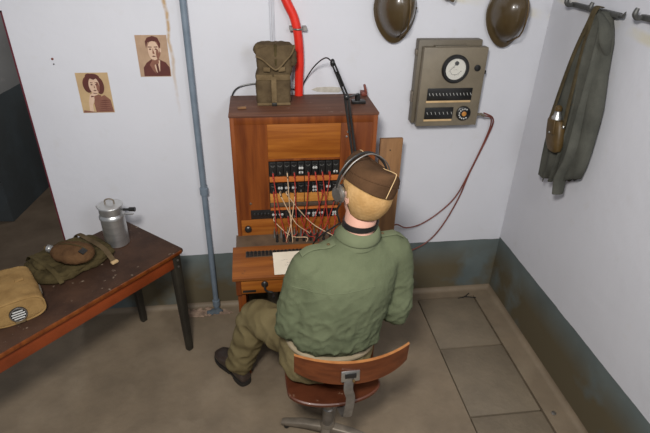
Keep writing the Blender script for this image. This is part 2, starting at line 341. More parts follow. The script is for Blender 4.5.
# ------------------------------------------------------------------ portraits (generic sepia prints)
def portrait(x0, x1, z0, z1, label, woman, tilt):
    T = Matrix.Translation(V(((x0 + x1) / 2, 2.6868, (z0 + z1) / 2))) @ Matrix.Rotation(tilt, 4, 'Y')
    t = thing('portrait_print', ((x0 + x1) / 2, 2.686, (z0 + z1) / 2), label, 'picture')
    w, h = (x1 - x0) / 2, (z1 - z0) / 2
    b = MB(T); b.bb(-w, w, -.0012, 0, -h, h); mk('card', b, 'sepia_bg2' if woman else 'sepia_bg', t)
    b = MB(T); lay = [0]
    def blob(pts, mi): b.mi = mi; lay[0] += 1; b.prism([(px * w, pz * h) for px, pz in pts], (0, -.0012 - .00012 * lay[0], 0), (1, 0, 0), (0, 0, 1), (0, -.0001, 0))
    def el(cx, cz, rx, rz, mi, n=24, a0=0, a1=2 * PI): blob([(cx + rx * math.cos(a0 + (a1 - a0) * i / n), cz + rz * math.sin(a0 + (a1 - a0) * i / n)) for i in range(n)], mi)
    D, Mi, Li, BG = 0, 1, 2, 3
    if not woman:
        blob([(-.75, -.97), (-.72, -.55), (-.5, -.32), (-.1, -.12), (.35, -.15), (.75, -.3), (.96, -.55), (.96, -.97)], D)
        blob([(-.12, -.12), (.08, -.75), (.2, -.9), (.32, -.7), (.4, -.2)], Li); blob([(.1, -.38), (.24, -.36), (.3, -.9), (.16, -.97)], D)
        blob([(-.12, -.1), (.0, -.42), (.3, -.35), (.34, .1), (-.1, .1)], Mi)
        el(.1, .32, .42, .5, Mi); el(.06, .28, .36, .47, Li); el(.5, .3, .06, .12, Li)
        blob([(-.38, .38), (-.4, .7), (-.25, .88), (.1, .96), (.42, .88), (.56, .6), (.5, .35), (.42, .5), (.36, .68), (.05, .72), (-.25, .66)], D)
        blob([(-.26, .42), (-.24, .47), (-.02, .46), (-.02, .42)], D); blob([(.12, .42), (.12, .46), (.34, .47), (.36, .42)], D)
        el(-.13, .34, .075, .035, D); el(.23, .34, .075, .035, D)
        blob([(.03, .38), (-.02, .14), (.08, .1), (.12, .14)], Mi); blob([(-.1, .0), (.03, .035), (.2, .0), (.04, -.035)], D); el(.3, .1, .1, .25, Mi)
        blob([(-.02, -.12), (-.3, -.4), (-.12, -.7), (.06, -.86)], Mi)
    else:
        blob([(-.15, -.97), (-.2, -.5), (.1, -.25), (.55, -.1), (.88, -.35), (.96, -.97)], Mi)
        for k in range(6): blob([(.0 + .03 * k, -.9 + .1 * k), (.5, -.85 + .1 * k), (.85, -.9 + .1 * k), (.5, -.89 + .1 * k)], D)
        blob([(-.3, .0), (-.25, -.4), (.15, -.5), (.35, -.1)], Mi)
        el(-.34, .42, .32, .4, D); el(.36, .36, .28, .42, D); el(0, .76, .45, .2, D); el(-.2, .82, .22, .15, D)
        el(.03, .38, .33, .42, Li); el(.25, .3, .1, .25, Mi)
        blob([(-.3, .78), (.05, .66), (.35, .76), (.3, .9), (-.2, .92)], D)
        blob([(-.2, .5), (-.17, .54), (-.03, .53), (-.02, .5)], D); blob([(.1, .5), (.11, .53), (.26, .54), (.28, .5)], D)
        el(-.11, .42, .07, .035, D); el(.18, .42, .07, .035, D); blob([(.03, .42), (0, .26), (.08, .25)], Mi); blob([(-.08, .14), (.03, .17), (.15, .14), (.04, .1)], D)
        blob([(-.55, -.95), (-.5, -.45), (-.35, -.08), (-.15, .02), (.1, -.0), (.15, -.08), (-.1, -.14), (-.12, -.35), (-.28, -.6), (-.3, -.95)], Li)
        blob([(-.1, .02), (.12, .0), (.14, -.03), (-.1, -.02)], D); blob([(-.28, -.12), (-.12, -.14), (-.12, -.18), (-.3, -.2)], D)
        blob([(-.96, -.97), (-.9, -.85), (-.5, -.9), (-.1, -.97)], Mi)
    mk('printed_image', b, ['sepia_d', 'sepia_m', 'sepia_l', 'sepia_bg'], t, smooth=0)
portrait(-.907, -.750, 1.334, 1.541, 'sepia portrait print of a woman resting her chin on her hand, pinned nearest the doorway', True, 0)
portrait(-.590, -.438, 1.517, 1.721, 'sepia portrait print of a man in dark suit and tie, pinned beside the grey pipe', False, 0)

# ------------------------------------------------------------------ switchboard
SX0, SX1, SY0, SY1, SZ = -.142, .578, 2.332, 2.65, 1.422
sb = thing('telephone_switchboard', (.22, 2.4, 0), 'tall orange brown wooden telephone switchboard with sloping desk, jacks and cords', 'switchboard')
for x0, x1 in ((SX0, SX0 + .022), (SX1 - .022, SX1)):
    b = MB(); b.bb(x0, x1, SY0, SY1, .0, SZ - .012, .002); mk('side_panel', b, 'brownwood', sb)
b = MB(); b.bb(SX0 - .003, SX1 + .003, SY0 - .006, SY1, SZ - .012, SZ, .002); mk('top_board', b, 'topwood', sb)
b = MB(); b.bb(SX0 + .022, SX1 - .022, SY1 - .012, SY1, .3, SZ - .022); mk('back_panel', b, 'brownwood', sb)
b = MB(); b.prism([(SX0 + .022, .846), (-.067, .846), (-.067, .905), (.034, .905), (.034, SZ - .05), (SX0 + .022, SZ - .05)], (0, SY0 + .002, 0), (1, 0, 0), (0, 0, 1), (0, .018, 0)); mk('stile', b, 'brownwood', sb)
b = MB(); b.bb(.396, SX1 - .022, SY0 + .002, SY0 + .02, .74, SZ - .05, .001); mk('stile', b, 'brownwood', sb)
b = MB(); b.bb(SX0 + .022, SX1 - .022, SY0, SY0 + .02, SZ - .050, SZ - .012, .001); mk('top_rail', b, 'brownwood', sb)
b = MB(); b.bb(.034, .396, SY0 + .004, SY0 + .02, 1.188, SZ - .05, .0015); mk('upper_panel', b, 'orange_h', sb)
b = MB(); b.bb(.034, .396, SY0 - .002, SY0 + .008, 1.180, 1.190, .001); mk('panel_bead', b, 'brownwood', sb)
b = MB(); b.bb(SX0 + .022, .396, SY0 + .002, SY0 + .02, .742, .846, .001); mk('lower_panel', b, 'orange_h', sb)
b = MB(); b.bb(-.067, .396, SY0 + .008, SY0 + .024, .846, .905, .001); b.bb(.034, .396, SY0 + .014, SY0 + .03, .9, 1.184); mk('jack_field', b, 'black', sb)
for z0, z1, m in ((1.062, 1.090, 'orangestrip'), (.944, .996, 'yellowwood'), (.898, .910, 'orangestrip')):
    for x0, x1 in ((.037, .213), (.217, .393)):
        b = MB(); b.bb(x0, x1, SY0 + .002, SY0 + .016, z0, z1, .001); mk('label_strip', b, m, sb)
# drop indicators
openset = {(0, 4), (0, 6), (1, 1), (1, 2), (1, 3), (1, 6), (1, 8), (2, 5), (2, 6), (2, 7), (2, 0), (2, 1), (2, 9)}
def pair(x, z, dx, rr):
    b = MB()
    for sx in (-1, 1): b.ell((x + sx * dx, SY0 - .004, z), (rr, .0018, rr * 1.25), n=12, m=8)
    b.bb(x - dx, x + dx, SY0 - .004, SY0 - .003, z - .001, z + .001); return b
for row, (z0, z1) in enumerate(((1.098, 1.174), (.999, 1.056), (.850, .896))):
    for k in range(10):
        x = .0550 + .0355 * k; w = .0155; zm = (z0 + z1) / 2; h = (z1 - z0) / 2
        b = MB(); b.bb(x - w, x + w, SY0 - .002, SY0 + .014, z0, z1, .002); b.bb(x - .011, x + .011, SY0 - .006, SY0, z1 - .009, z1 - .003)
        o = mk('drop_indicator', b, 'black', sb)
        if row < 2:
            b = MB(); b.tube([(x - .010, SY0 - .0035, zm + h * .55), (x - .004, SY0 - .0035, zm + h * .38), (x + .004, SY0 - .0035, zm + h * .38), (x + .010, SY0 - .0035, zm + h * .55)], .0020, 6); mk('indicator_wire', b, 'chrome', o)
        b = MB(); b.lathe([(.0045, 0), (.0045, .006), (.0028, .006)], (x, SY0 - .002, zm - h * .55), (0, -1, 0), 12); mk('jack_sleeve', b, 'chrome', o)
        if (row, k) in openset: mk('shutter', pair(x, zm + h * .1, .0062, .0062), 'white', o)
        if (row, k) in ((0, 4), (0, 9), (1, 6), (2, 6), (2, 9)): mk('shutter', pair(x, zm - h * .55, .006, .0056), 'white', o)
for z0, z1 in ((.918, .940),):
    b = MB(); b.bb(.037, .393, SY0 + .004, SY0 + .016, z0, z1, .001); mk('jack_strip', b, 'ledge', sb)
for k in range(5):
    b = MB(); b.lathe([(.008, 0), (.008, .006), (.005, .009)], (-.048 + .018 * k, SY0 + .008, .876), (0, -1, 0), 14); mk('push_button', b, 'black', sb)
b = MB(); b.lathe([(.011, 0), (.016, .004), (.018, .012), (.018, .02), (.012, .026), (.003, .028)], (-.086, SY0 + .002, .800), (0, -1, 0), 24); mk('round_knob', b, 'black', sb)
b = MB(); b.lathe([(.006, 0), (.006, .004), (.002, .006)], (-.065, SY0 + .002, .945), (0, -1, 0), 12); mk('screw', b, 'ledge', sb)
b = MB(); b.lathe([(.005, 0), (.005, .004), (.002, .005)], (.425, SY0 + .002, 1.30), (0, -1, 0), 12); mk('screw', b, 'chrome', sb)
b = MB(); b.lathe([(.005, 0), (.005, .004)], (.43, SY0 + .002, 1.325), (0, -1, 0), 12); mk('screw', b, 'chrome', sb)
# plug shelf
DY0 = 2.032
b = MB(); b.prism([(0, .752), (0, .715), (-.100, .700), (-.100, .738)], (SX0 - .010, SY0 + .008, 0), (0, 1, 0), (0, 0, 1), (SX1 - SX0 + .024, 0, 0)); mk('plug_shelf', b, 'ledge', sb)
# sloping desk board
def desk_z(y): return .700 + (y - DY0) * .040 / .205
b = MB(); b.prism([(2.240, desk_z(2.240)), (2.240, desk_z(2.240) - .022), (DY0 - .006, .680), (DY0 - .012, .684), (DY0 - .012, .698), (DY0 - .006, .702)], (SX0 - .026, 0, 0), (0, 1, 0), (0, 0, 1), (SX1 - SX0 + .052, 0, 0)); mk('desk_board', b, 'desktop', sb)
R = Matrix.Rotation(math.atan2(.040, .205), 4, 'X'); base = V((0, 2.160, desk_z(2.160) + .0008))
b = MB(Matrix.Translation(base) @ R); b.bb(-.102, .43, 0, .042, 0, .003); kp = mk('key_strip', b, 'ledge', sb)
for k in range(27):
    for q in range(2):
        b = MB(Matrix.Translation(base) @ R); x = -.091 + .0195 * k
        b.bb(x - .0085, x + .0085, .003 + .019 * q, .019 + .019 * q, .003, .007, .001)
        if q: b.tube([(x, .032, .005), (x, .028, .017)], .0026, 8)
        mk('key', b, 'black', kp)
# desk sides, drawer
for x0, x1 in ((SX0 - .012, SX0 + .012), (SX1 - .012, SX1 + .012)):
    b = MB(); b.prism([(DY0 + .004, .585), (SY0 - .002, .585), (SY0 - .002, .715), (2.18, .705), (DY0 + .004, .678)], (x0, 0, 0), (0, 1, 0), (0, 0, 1), (x1 - x0, 0, 0)); mk('desk_side', b, 'brownwood', sb)
dr = MB(); dr.bb(SX0 + .013, SX1 - .013, DY0 + .006, DY0 + .024, .59, .68, .002); drw = mk('drawer', dr, 'orange_h', sb)
b = MB(); b.bb(SX0 + .02, SX0 + .085, DY0 + .0035, DY0 + .006, .60, .612); mk('name_plate', b, 'black', drw)
b = MB(); b.bb(SX0 + .013, SX1 - .013, DY0 + .03, SY0, .582, .59); mk('desk_bottom', b, 'brownwood', sb)
b = MB(); b.lathe([(.017, 0), (.017, .008), (.011, .013), (.008, .02), (.003, .022)], (-.012, DY0 + .006, .647), (0, -1, 0), 20)
b.tube([(-.012, DY0 - .012, .647), (-.01, DY0 - .02, .63), (.004, DY0 - .022, .617), (.024, DY0 - .022, .612), (.03, DY0 - .022, .60)], .0055, 10, smooth=4)
o = mk('crank', b, 'blackmet', sb); b = MB(); b.lathe([(.005, 0), (.0085, .006), (.0085, .02), (.005, .028)], (.03, DY0 - .02, .598), (0, -1, 0), 14); mk('crank_handle', b, 'black', o)
for x in (SX0 + .012, SX1 - .012):
    b = MB(); b.bb(x - .02, x + .02, DY0 + .03, DY0 + .075, 0, .582, .003); mk('leg', b, 'brownwood', sb)
b = MB(); b.bb(SX0 + .022, SX1 - .022, 2.62, 2.64, .2, .58); mk('lower_back_panel', b, 'ledge', sb)
b = MB(); b.bb(.0, .06, 2.42, 2.5, .0, .56, .003); b.bb(.1, .17, 2.42, 2.5, .0, .5, .003); mk('battery_case', b, 'boxd', sb)
# plugs and cords
random.seed(3)
plug = []
for q, y in enumerate((2.308, 2.272)):
    for k in range(10):
        x = .052 + .0355 * k + (.012 if q else 0); z = .749 - (SY0 - y) * .13
        b = MB(); b.lathe([(.008, 0), (.008, .008), (.0055, .012), (.0055, .035), (.0035, .045)], (x, y, z), n=12); o = mk('cord_plug', b, 'black' if q else 'steel', sb)
        b = MB(); b.lathe([(.002, 0), (.002, .014), (.001, .018)], (x, y, z + .045), n=8); mk('plug_tip', b, 'chrome', o)
        plug.append((x, y, z))
cords = [(0, 1, 0, 'r'), (0, 4, 2, 'c'), (1, 5, 1, 'c'), (2, 8, 1, 'c'), (2, 2, 0, 'c'), (3, 3, 0, 'r'), (2, 3, 2, 'r'), (5, 4, 0, 'r'), (6, 7, 0, 'r'), (5, 6, 2, 'r'), (7, 4, 1, 'r'), (8, 6, 0, 'r'), (9, 6, 1, 'r'), (0, 0, 1, 'r'), (9, 8, 2, 'r'), (7, 8, 0, 'r'), (3, 1, 1, 'c'), (4, 5, 2, 'r')]
zr = (1.115, 1.012, .861)
for a, p, row, c in cords:
    x = .0555 + .0357 * a; z = zr[row]; px, py, pz = plug[p + (10 if random.random() < .5 else 0)]
    px += random.uniform(-.005, .005) + .012; py -= .018
    b = MB(); m = ((x + px) / 2, SY0 - .055, (z + pz) / 2 - .03)
    b.tube([(x, SY0 - .006, z), (x + .0, SY0 - .034, z - .012), m, (px, py, pz + .03), (px, py, pz + .003)], .0026, 8, smooth=6); o = mk('patch_cord', b, 'red_cord' if c == 'r' else 'cream_cord', sb)
    b = MB(); b.tube([(x, SY0 - .004, z), (x, SY0 - .038, z - .013)], .0042, 8); mk('inserted_plug', b, 'red_cord' if c == 'r' else 'ledge', o)

# paper on the desk
T = Matrix.Translation(V((.137, 2.100, desk_z(2.100) + .0085))) @ Matrix.Rotation(.02, 4, 'Z') @ Matrix.Rotation(math.atan2(.040, .205), 4, 'X')
t = thing('paper_sheet', (.137, 2.10, .72), 'cream sheet of handwritten notes lying on the switchboard desk', 'paper')
b = MB(T); b.bb(-.10, .12, -.075, .08, 0, .0012); mk('sheet', b, 'paper', t)
b = MB(T); random.seed(5)
for r_, (x0, n, z) in enumerate(((-.06, 3, .02), (-.035, 6, .0), (-.045, 4, -.018))):
    for k in range(n): x = x0 + .011 * k; b.tube([(x, z, .0016), (x + .004, z + random.uniform(.002, .006), .0016), (x + .008, z, .0016)], .0005, 4)
mk('handwriting', b, 'ink', t)

# ------------------------------------------------------------------ things on the switchboard
b = MB(); b.box((-.083, 2.425, SZ + .006), (.042, .02, .009), rotz(.15), .002); tag(mk('wood_chip', b, 'plank'), 'small brown wooden chip on the left front of the switchboard top', 'wood chip')
def superbox(b, c, hx, hy, z0, z1, p=4, steps=8, top=1.0, bot=1.0, bulge=.0, ax=V((1, 0, 0)), ay=V((0, 1, 0)), rnd=.02):
    secs = []
    for k in range(steps + 1):
        t_ = k / steps; z = z0 + (z1 - z0) * t_; e = bot + (top - bot) * t_ + bulge * math.sin(PI * t_)
        if k in (0, steps): e *= .93
        secs.append(((c[0], c[1], z), ax, ay, hx * e, hy * e))
    return b.loft(secs, 32, p)
def wrinkle(amp, sc, st=(1, 1, 1)):
    return lambda p, n: amp * (noise.noise(V((p.x * sc * st[0], p.y * sc * st[1], p.z * sc * st[2]))) + .5 * noise.noise(V((p.x * sc * 2.3, p.y * sc * 2.3, p.z * sc * 2.3 + 7))))
t = thing('canvas_backpack', (.082, 2.5, SZ), 'khaki canvas backpack with two pockets and V shaped flap standing on the switchboard', 'backpack')
b = MB(); superbox(b, (.08, 2.51), .082, .055, SZ + .002, SZ + .155, bulge=.05); superbox(b, (.092, 2.515), .083, .058, SZ + .13, SZ + .285, top=1.08, bulge=.03); o = mk('sack', b, 'canvas', t); remesh(o, .006, 4, wrinkle(.006, 22))
for sx in (-1, 1):
    b = MB(); superbox(b, (.08 + sx * .043, 2.468), .041, .032, SZ + .004, SZ + .135, bulge=.06); o = mk('pocket', b, 'canvas', t); remesh(o, .005, 4, wrinkle(.003, 30))
    b = MB(); b.box((.08 + sx * .042, 2.437, SZ + .139), (.08, .014, .03), Matrix.Rotation(.12, 3, 'X'), .005); mk('pocket_flap', b, 'canvas_l', t)
    b = MB(); b.box((.086 + sx * .036, 2.44, SZ + .176), (.034, .012, .022), Matrix.Rotation(-.1 * sx, 3, 'Y'), .004); mk('buckle_tab', b, 'canvas_l', t)
b = MB(); b.box((.082, 2.432, SZ + .07), (.026, .006, .148), None, .002); mk('centre_strap', b, 'canvas_l', t)
b = MB(); b.box((.08, 2.432, SZ + .008), (.165, .01, .014), None, .004); mk('bottom_binding', b, 'canvas_l', t)
b = MB(); b.box((.082, 2.425, SZ + .008), (.024, .012, .016), None, .002); mk('buckle', b, 'blackmet', t)
b = MB(); pl = [(-.088, .0), (-.092, -.03), (-.06, -.045), (-.02, -.08), (.0, -.092), (.02, -.082), (.05, -.05), (.078, -.02), (.095, .018), (.06, .02), (0, .012), (-.05, .012)]
b.prism(pl, (.092, 2.444, SZ + .268), (1, 0, 0), (0, .12, .99), (0, .014, 0)); mk('top_flap', b, 'canvas', t)
b = MB(); b.tube([(.092 + x, 2.441 + z * .12, SZ + .268 + z) for x, z in pl[1:9]], .0042, 8, smooth=3); mk('flap_piping', b, 'canvas_l', t)
b = MB(); b.box((.094, 2.446, SZ + .262), (.013, .012, .06), None, .003); b.box((.094, 2.438, SZ + .2), (.010, .006, .05), None, .002); mk('closing_strap', b, 'canvas_d', t)
b = MB(); b.ell((.008, 2.485, SZ + .262), (.02, .03, .026)); o = mk('side_tuck', b, 'canvas', t); remesh(o, .005, 2, wrinkle(.005, 40))
b = MB(); b.ell((.178, 2.49, SZ + .205), (.02, .03, .03)); b.ell((.175, 2.49, SZ + .240), (.024, .03, .03)); o = mk('side_tuck', b, 'canvas', t); remesh(o, .005, 2, wrinkle(.005, 40))
t.location += V((-.004, .032, .001))

# microphone boom arm
t = thing('microphone_boom_arm', (.49, 2.46, SZ), 'black jointed spring arm clamped on the switchboard top beside the seated operator', 'boom arm')
J = V((.406, 2.275, 1.516)); E1 = V((.362, 2.45, 1.632)); LO = V((.452, 2.215, 1.20))
b = MB(); b.bb(.47, .54, 2.46, 2.50, SZ, SZ + .016, .003); b.lathe([(.014, 0), (.014, .03), (.008, .036)], (.50, 2.48, SZ + .014), n=16); mk('clamp', b, 'black', t)
b = MB(); b.tube([(.50, 2.48, SZ + .045), (.47, 2.42, SZ + .06), (.43, 2.30, 1.51), J], .005, 8); mk('support_bar', b, 'blackmet', t)
b = MB(); d = (E1 - J); 
for s_ in (-.007, .007): b.tube([J + V((s_, 0, .004)), E1 + V((s_, 0, .004))], .0045, 8)
b.tube([J + d * .35 + V((0, -.004, -.006)), J + d * .75 + V((0, -.004, -.006))], .0065, 10); mk('upper_arm', b, 'blackmet', t)
b = MB(); b.ell(J, (.014, .014, .016)); mk('elbow_joint', b, 'black', t)
b = MB(); b.ell(E1, (.012, .016, .02)); mk('arm_end', b, 'black', t)
b = MB()
for s_ in (-.0075, .0075): b.tube([J + V((s_, 0, 0)), LO + V((s_, 0, 0))], .0062, 8)
mk('lower_arm', b, 'blackmet', t)
b = MB(); b.lathe([(.008, 0), (.018, .012), (.02, .035), (.016, .05), (.004, .056)], LO + V((0, -.0, -.01)), (-.3, -.2, -.5), 20); mk('microphone_head', b, 'black', t)
b = MB(); b.tube([E1, (.335, 2.50, 1.645), (.29, 2.60, 1.58), (.245, 2.67, 1.48), (.22, 2.67, 1.40)], .0035, 8, smooth=6); mk('cable', b, 'black', t)
b = MB(); b.tube([(.02, 2.668, 1.48), (-.04, 2.672, 1.475), (-.10, 2.67, 1.46), (-.135, 2.67, 1.42), (-.15, 2.672, 1.33), (-.152, 2.672, .95)], .004, 8, smooth=6); b.tube([(.02, 2.668, 1.48), (.1, 2.674, 1.47), (.2, 2.674, 1.44)], .004, 8, smooth=4)
tag(mk('black_cable', b, 'black'), 'thin black cable on the wall behind the backpack, dropping beside the switchboard', 'cable')
b = MB(); b.bb(.545, .575, 2.60, 2.65, SZ, SZ + .02, .003); b.box((.565, 2.61, SZ + .035), (.012, .02, .05), Matrix.Rotation(-.25, 3, 'Y'), .003)
tag(mk('red_clip', b, 'brown_cord'), 'small dark red clip at the back right corner of the switchboard top', 'clip')

# plank
b = MB(); b.bb(.642, .768, 2.50, 2.522, 0.001, 1.215, .002); t = thing('plank', (.695, 2.51, 0), 'bare brown wooden plank standing upright right of the switchboard', 'plank'); mk('board', b, 'plank', t)
for z in (1.15, .95):
    b = MB(); b.lathe([(.004, 0), (.004, .002)], (.70, 2.50, z), (0, -1, 0), 10); mk('nail_head', b, 'blackmet', t)
b = MB(); b.bb(.64, .75, 2.522, WY, .9, .93); mk('wall_batten', b, 'plank', t)

# ------------------------------------------------------------------ field telephone box on the wall
t = thing('wall_telephone_unit', (1.0, 2.62, 1.25), 'taupe metal switch box with round gauge, two black switch strips and dial on the wall', 'electrical box')
BY = 2.585; X0, X1, Z0, Z1 = .858, 1.205, 1.250, 1.672
b = MB(); b.bb(X0 - .018, X1 - .02, BY + .045, WY, Z0 + .005, Z1 + .03, .004); mk('back_case', b, 'boxd', t)
b = MB(); b.bb(X0, X1, BY, BY + .05, Z0, Z1, .004); mk('front_cover', b, 'box', t)
b = MB(); b.bb(X0 + .06, X0 + .24, BY + .012, BY + .04, Z1, Z1 + .006, .002); mk('top_slot', b, 'boxd', t)
gc = V((X0 + .178, BY, Z1 - .108)); GS = 1.14
b = MB(); b.lathe([(.074, 0), (.074, .010), (.068, .016), (.056, .016), (.056, .004)], gc, (0, -1, 0), 40, cap=False); b.lathe([(.074, 0), (.05, .002)], gc, (0, -1, 0), 40)
for k in range(4): a = PI / 4 + k * PI / 2; b.lathe([(.004, .016), (.004, .018)], gc + V((0.064 * math.cos(a), 0, .064 * math.sin(a))), (0, -1, 0), 8)
g = mk('gauge', b, 'black', t)
b = MB(); b.lathe([(.0565, .002), (.0565, .007)], gc, (0, -1, 0), 40); mk('gauge_face', b, 'dial', g)
b = MB()
y = gc.y - .0078
for k in range(17):
    a = math.radians(205 + k * 130 / 16); r0, r1 = .032, (.040 if k % 4 == 0 else .036)
    b.tube([gc + V((r0 * math.cos(a), -.0078, r0 * math.sin(a) + .004)), gc + V((r1 * math.cos(a), -.0078, r1 * math.sin(a) + .004))], .0006, 4)
b.tube([gc + V((.033 * math.cos(math.radians(205 + k * 13)), -.0078, .004 + .033 * math.sin(math.radians(205 + k * 13)))) for k in range(11)], .0005, 4)
b.lathe([(.011, .007), (.011, .011), (.007, .012)], gc + V((.003, 0, .030)), (0, -1, 0), 16)
b.tube([gc + V((.003, -.0098, .028)), gc + V((-.032, -.0098, -.008))], .0009, 5); b.tube([gc + V((-.012, -.0078, .008)), gc + V((-.004, -.0078, .008))], .0006, 4); b.tube([gc + V((-.008, -.0078, -.004)), gc + V((.012, -.0078, -.004))], .0006, 4)
mk('needle_and_scale', b, 'black', g)
b = MB(); b.lathe([(.0555, .0125), (.0555, .0135)], gc, (0, -1, 0), 32); mk('gauge_glass', b, 'glass', g)
def strip(x0, x1, z0, z1, n):
    b = MB(); b.bb(x0, x1, BY - .006, BY, z0, z1, .0015); s_ = mk('switch_strip', b, 'black', t)
    for k in range(n):
        x = x0 + (k + .6) * (x1 - x0) / n; zc = (z0 + z1) / 2
        b = MB(); b.tube([(x - .003, BY - .0075, zc + .008), (x, BY - .010, zc - .001), (x + .004, BY - .0075, zc - .006)], .0016, 6); mk('toggle', b, 'white', s_)
    b = MB(); b.bb(x0 - .002, x1 - .002, BY - .005, BY, z0 - .013, z0 - .002, .001); mk('index_strip', b, 'piping', t)
strip(X0 + .042, X0 + .292, Z1 - .276, Z1 - .210, 13); strip(X0 + .040, X0 + .200, Z1 - .380, Z1 - .315, 7)
dc = V((X0 + .260, BY, Z1 - .350))
b = MB(); b.lathe([(.040, 0), (.040, .012), (.034, .016), (.001, .016)], dc, (0, -1, 0), 32); d_ = mk('rotary_dial', b, 'black', t)
b = MB(); b.lathe([(.013, .016), (.013, .02), (.009, .022)], dc, (0, -1, 0), 20); mk('dial_centre', b, 'yellowwood', d_)
b = MB()
for k in range(10):
    a = math.radians(60 + k * 27); c_ = dc + V((.027 * math.cos(a), -.0165, .027 * math.sin(a))); b.lathe([(.0045, 0), (.0045, .001)], c_, (0, -1, 0), 8)
mk('dial_numbers', b, 'white', d_)
b = MB(); b.lathe([(.017, 0), (.017, .006), (.010, .008)], (X0 + .300, BY, Z1 - .105), (0, -1, 0), 20); mk('round_cap', b, 'black', t)
b = MB(); b.box((X1 + .008, BY + .03, Z1 - .135), (.02, .014, .02), None, .003); mk('side_button', b, 'black', t)
for z0, z1 in ((Z1 - .05, Z1 - .02), (Z0 + .12, Z0 + .18)):
    b = MB(); b.bb(X0 - .026, X0 - .014, BY + .055, BY + .085, z0, z1, .002); mk('latch', b, 'legmetal', t)
b = MB(); b.tube([(X1 - .01, BY + .02, Z0 + .055), (X1 + .03, BY + .02, Z0 + .055), (X1 + .05, BY + .02, Z0 + .045)], .008, 10); mk('cable_gland', b, 'boxd', t)
for i, (dx, ex, ez, lab) in enumerate(((0, .80, .60, 'upper of the two reddish brown cables hanging from the wall box'), (.012, .80, .49, 'lower of the two reddish brown cables looping down behind the operator'))):
    head = [(X1 + .050, BY + .02 + dx, Z0 + .046 + dx), (1.318 + dx, 2.64, 1.262), (1.322 + dx * .6, 2.665, 1.15), (1.255 + dx * .3, 2.67, .91)]
    rest = [(1.194, 2.67, .75), (1.10, 2.672, .638), (.99, 2.665, .565), (.88, 2.62, .572), (.79, 2.58, .62)] if i == 0 else [(1.215, 2.665, .745), (1.14, 2.662, .56), (1.06, 2.665, .437), (.94, 2.64, .385), (.82, 2.57, .42)]
    b = MB(); b.tube(head + rest + [(.72, 2.565 + .02 * i, .5), (.68 + .02 * i, 2.56, .05), (.70, 2.60 + .02 * i, .006)], .0042, 8, smooth=6)
    tag(mk('cable', b, 'brown_cord'), lab, 'cable')

# ------------------------------------------------------------------ helmets
def helmet(cx, cz, label, tw):
    t = thing('steel_helmet', (cx, WY, cz), label, 'helmet', 'brown helmets hung on the back wall')
    n, R = 40, []
    M3 = Matrix.Rotation(tw, 3, 'Y')
    def rim(a, s_, dep):
        ca, sa = math.cos(a), math.sin(a); rx = .106 * s_; rz = (.125 if sa > 0 else .165) * s_
        if sa < 0: rx *= 1 - .18 * abs(sa) ** 2
        return V((cx, WY - .022 - dep, cz)) + M3 @ V((rx * ca, 0, rz * sa))
    prof = [(1.0, .0), (1.02, .003), (1.0, .008), (.92, .017), (.865, .026), (.85, .045), (.80, .078), (.70, .106), (.55, .130), (.36, .145), (.16, .152), (.01, .154)]
    for s_, d_ in prof:
        ring = []
        for i in range(n):
            a = 2 * PI * i / n; p = rim(a, s_, d_)
            if math.sin(a) < 0 and s_ > .8 : p += V((0, -.012 * (-math.sin(a)) * (s_ - .8) / .2, 0))
            p += V((0, 0, .03 * (d_ / .16)))
            ring.append(p)
        R.append(ring)
    R = [[p + V((0, .01, 0)) if k == 0 else p for p in r] for k, r in enumerate([R[0]] + R)]
    b = MB(); b.rings(R); mk('shell', b, 'helmet', t, smooth=60)
    b = MB(); pts = [rim(a, 1.012, .002) + (V((0, -.012 * -math.sin(a), 0)) if math.sin(a) < 0 else V((0, 0, 0))) for a in [2 * PI * i / 40 for i in range(40)]]
    b.tube(pts + [pts[0]], .0042, 8); mk('rim', b, 'helmet', t)
    b = MB(); pts = []
    for s_, d_ in prof[3:]: pts.append(rim(PI * .5, s_, d_) + V((.035, -.002, .03 * d_ / .16)))
    for s_, d_ in prof[3:][::-1][1:]: pts.append(rim(-PI * .5, s_, d_) + V((.035 * (s_ < .8) + .02 * (s_ >= .8), -.003, .03 * d_ / .16)))
    b.tube(pts, .0038, 8, flat=1); mk('chin_strap', b, 'leather', t)
    b = MB(); b.lathe([(.006, 0), (.006, .004), (.002, .006)], rim(0, .88, .055), (1, 0, 0), 12); mk('rivet', b, 'helmet', t)
    b = MB(); b.tube([(cx, WY, cz + .06), (cx, WY - .05, cz + .06), (cx, WY - .055, cz + .08)], .004, 8); mk('wall_hook', b, 'iron', t)
helmet(.705, 1.853, 'brown steel helmet hung on the wall above the switchboard, the left of the two', -.05)
helmet(1.302, 1.828, 'brown steel helmet hung on the wall near the room corner, the right of the two', -.05)

# ------------------------------------------------------------------ coat rails on the right wall
def rail(y0, y1, z, label, hooks, point):
    t = thing('coat_hook_rail', (WX - .03, (y0 + y1) / 2, z), label, 'coat rail', 'grey iron hook rails')
    b = MB(); b.bb(WX - .035, WX - .012, min(y0, y1), max(y0, y1), z - .011, z + .011, .003)
    b.bb(WX - .014, WX, (y0 + y1) / 2 - .02, (y0 + y1) / 2 + .02, z - .015, z + .015, .002); mk('bar', b, 'iron', t)
    for hy in hooks:
        b = MB(); b.tube([(WX - .024, hy, z), (WX - .05, hy, z - .002), (WX - .065, hy, z + .012), (WX - .06, hy, z + .034)], [.010, .011, .011, .008], 10, smooth=4); mk('hook', b, 'iron', t)
    if point:
        b = MB(); b.tube([(WX - .024, point, z), (WX - .03, point - .03, z + .002), (WX - .034, point - .045, z + .022)], [.010, .008, .002], 8); mk('pointed_end', b, 'iron', t)
rail(2.462, 2.10, 1.897, 'grey iron hook rail on the right wall carrying the hanging greatcoat', (2.455, 2.255), 2.10)
rail(1.965, 1.62, 1.912, 'grey iron hook rail at the right photo edge with nothing hung on it', (1.958, 1.7), None)

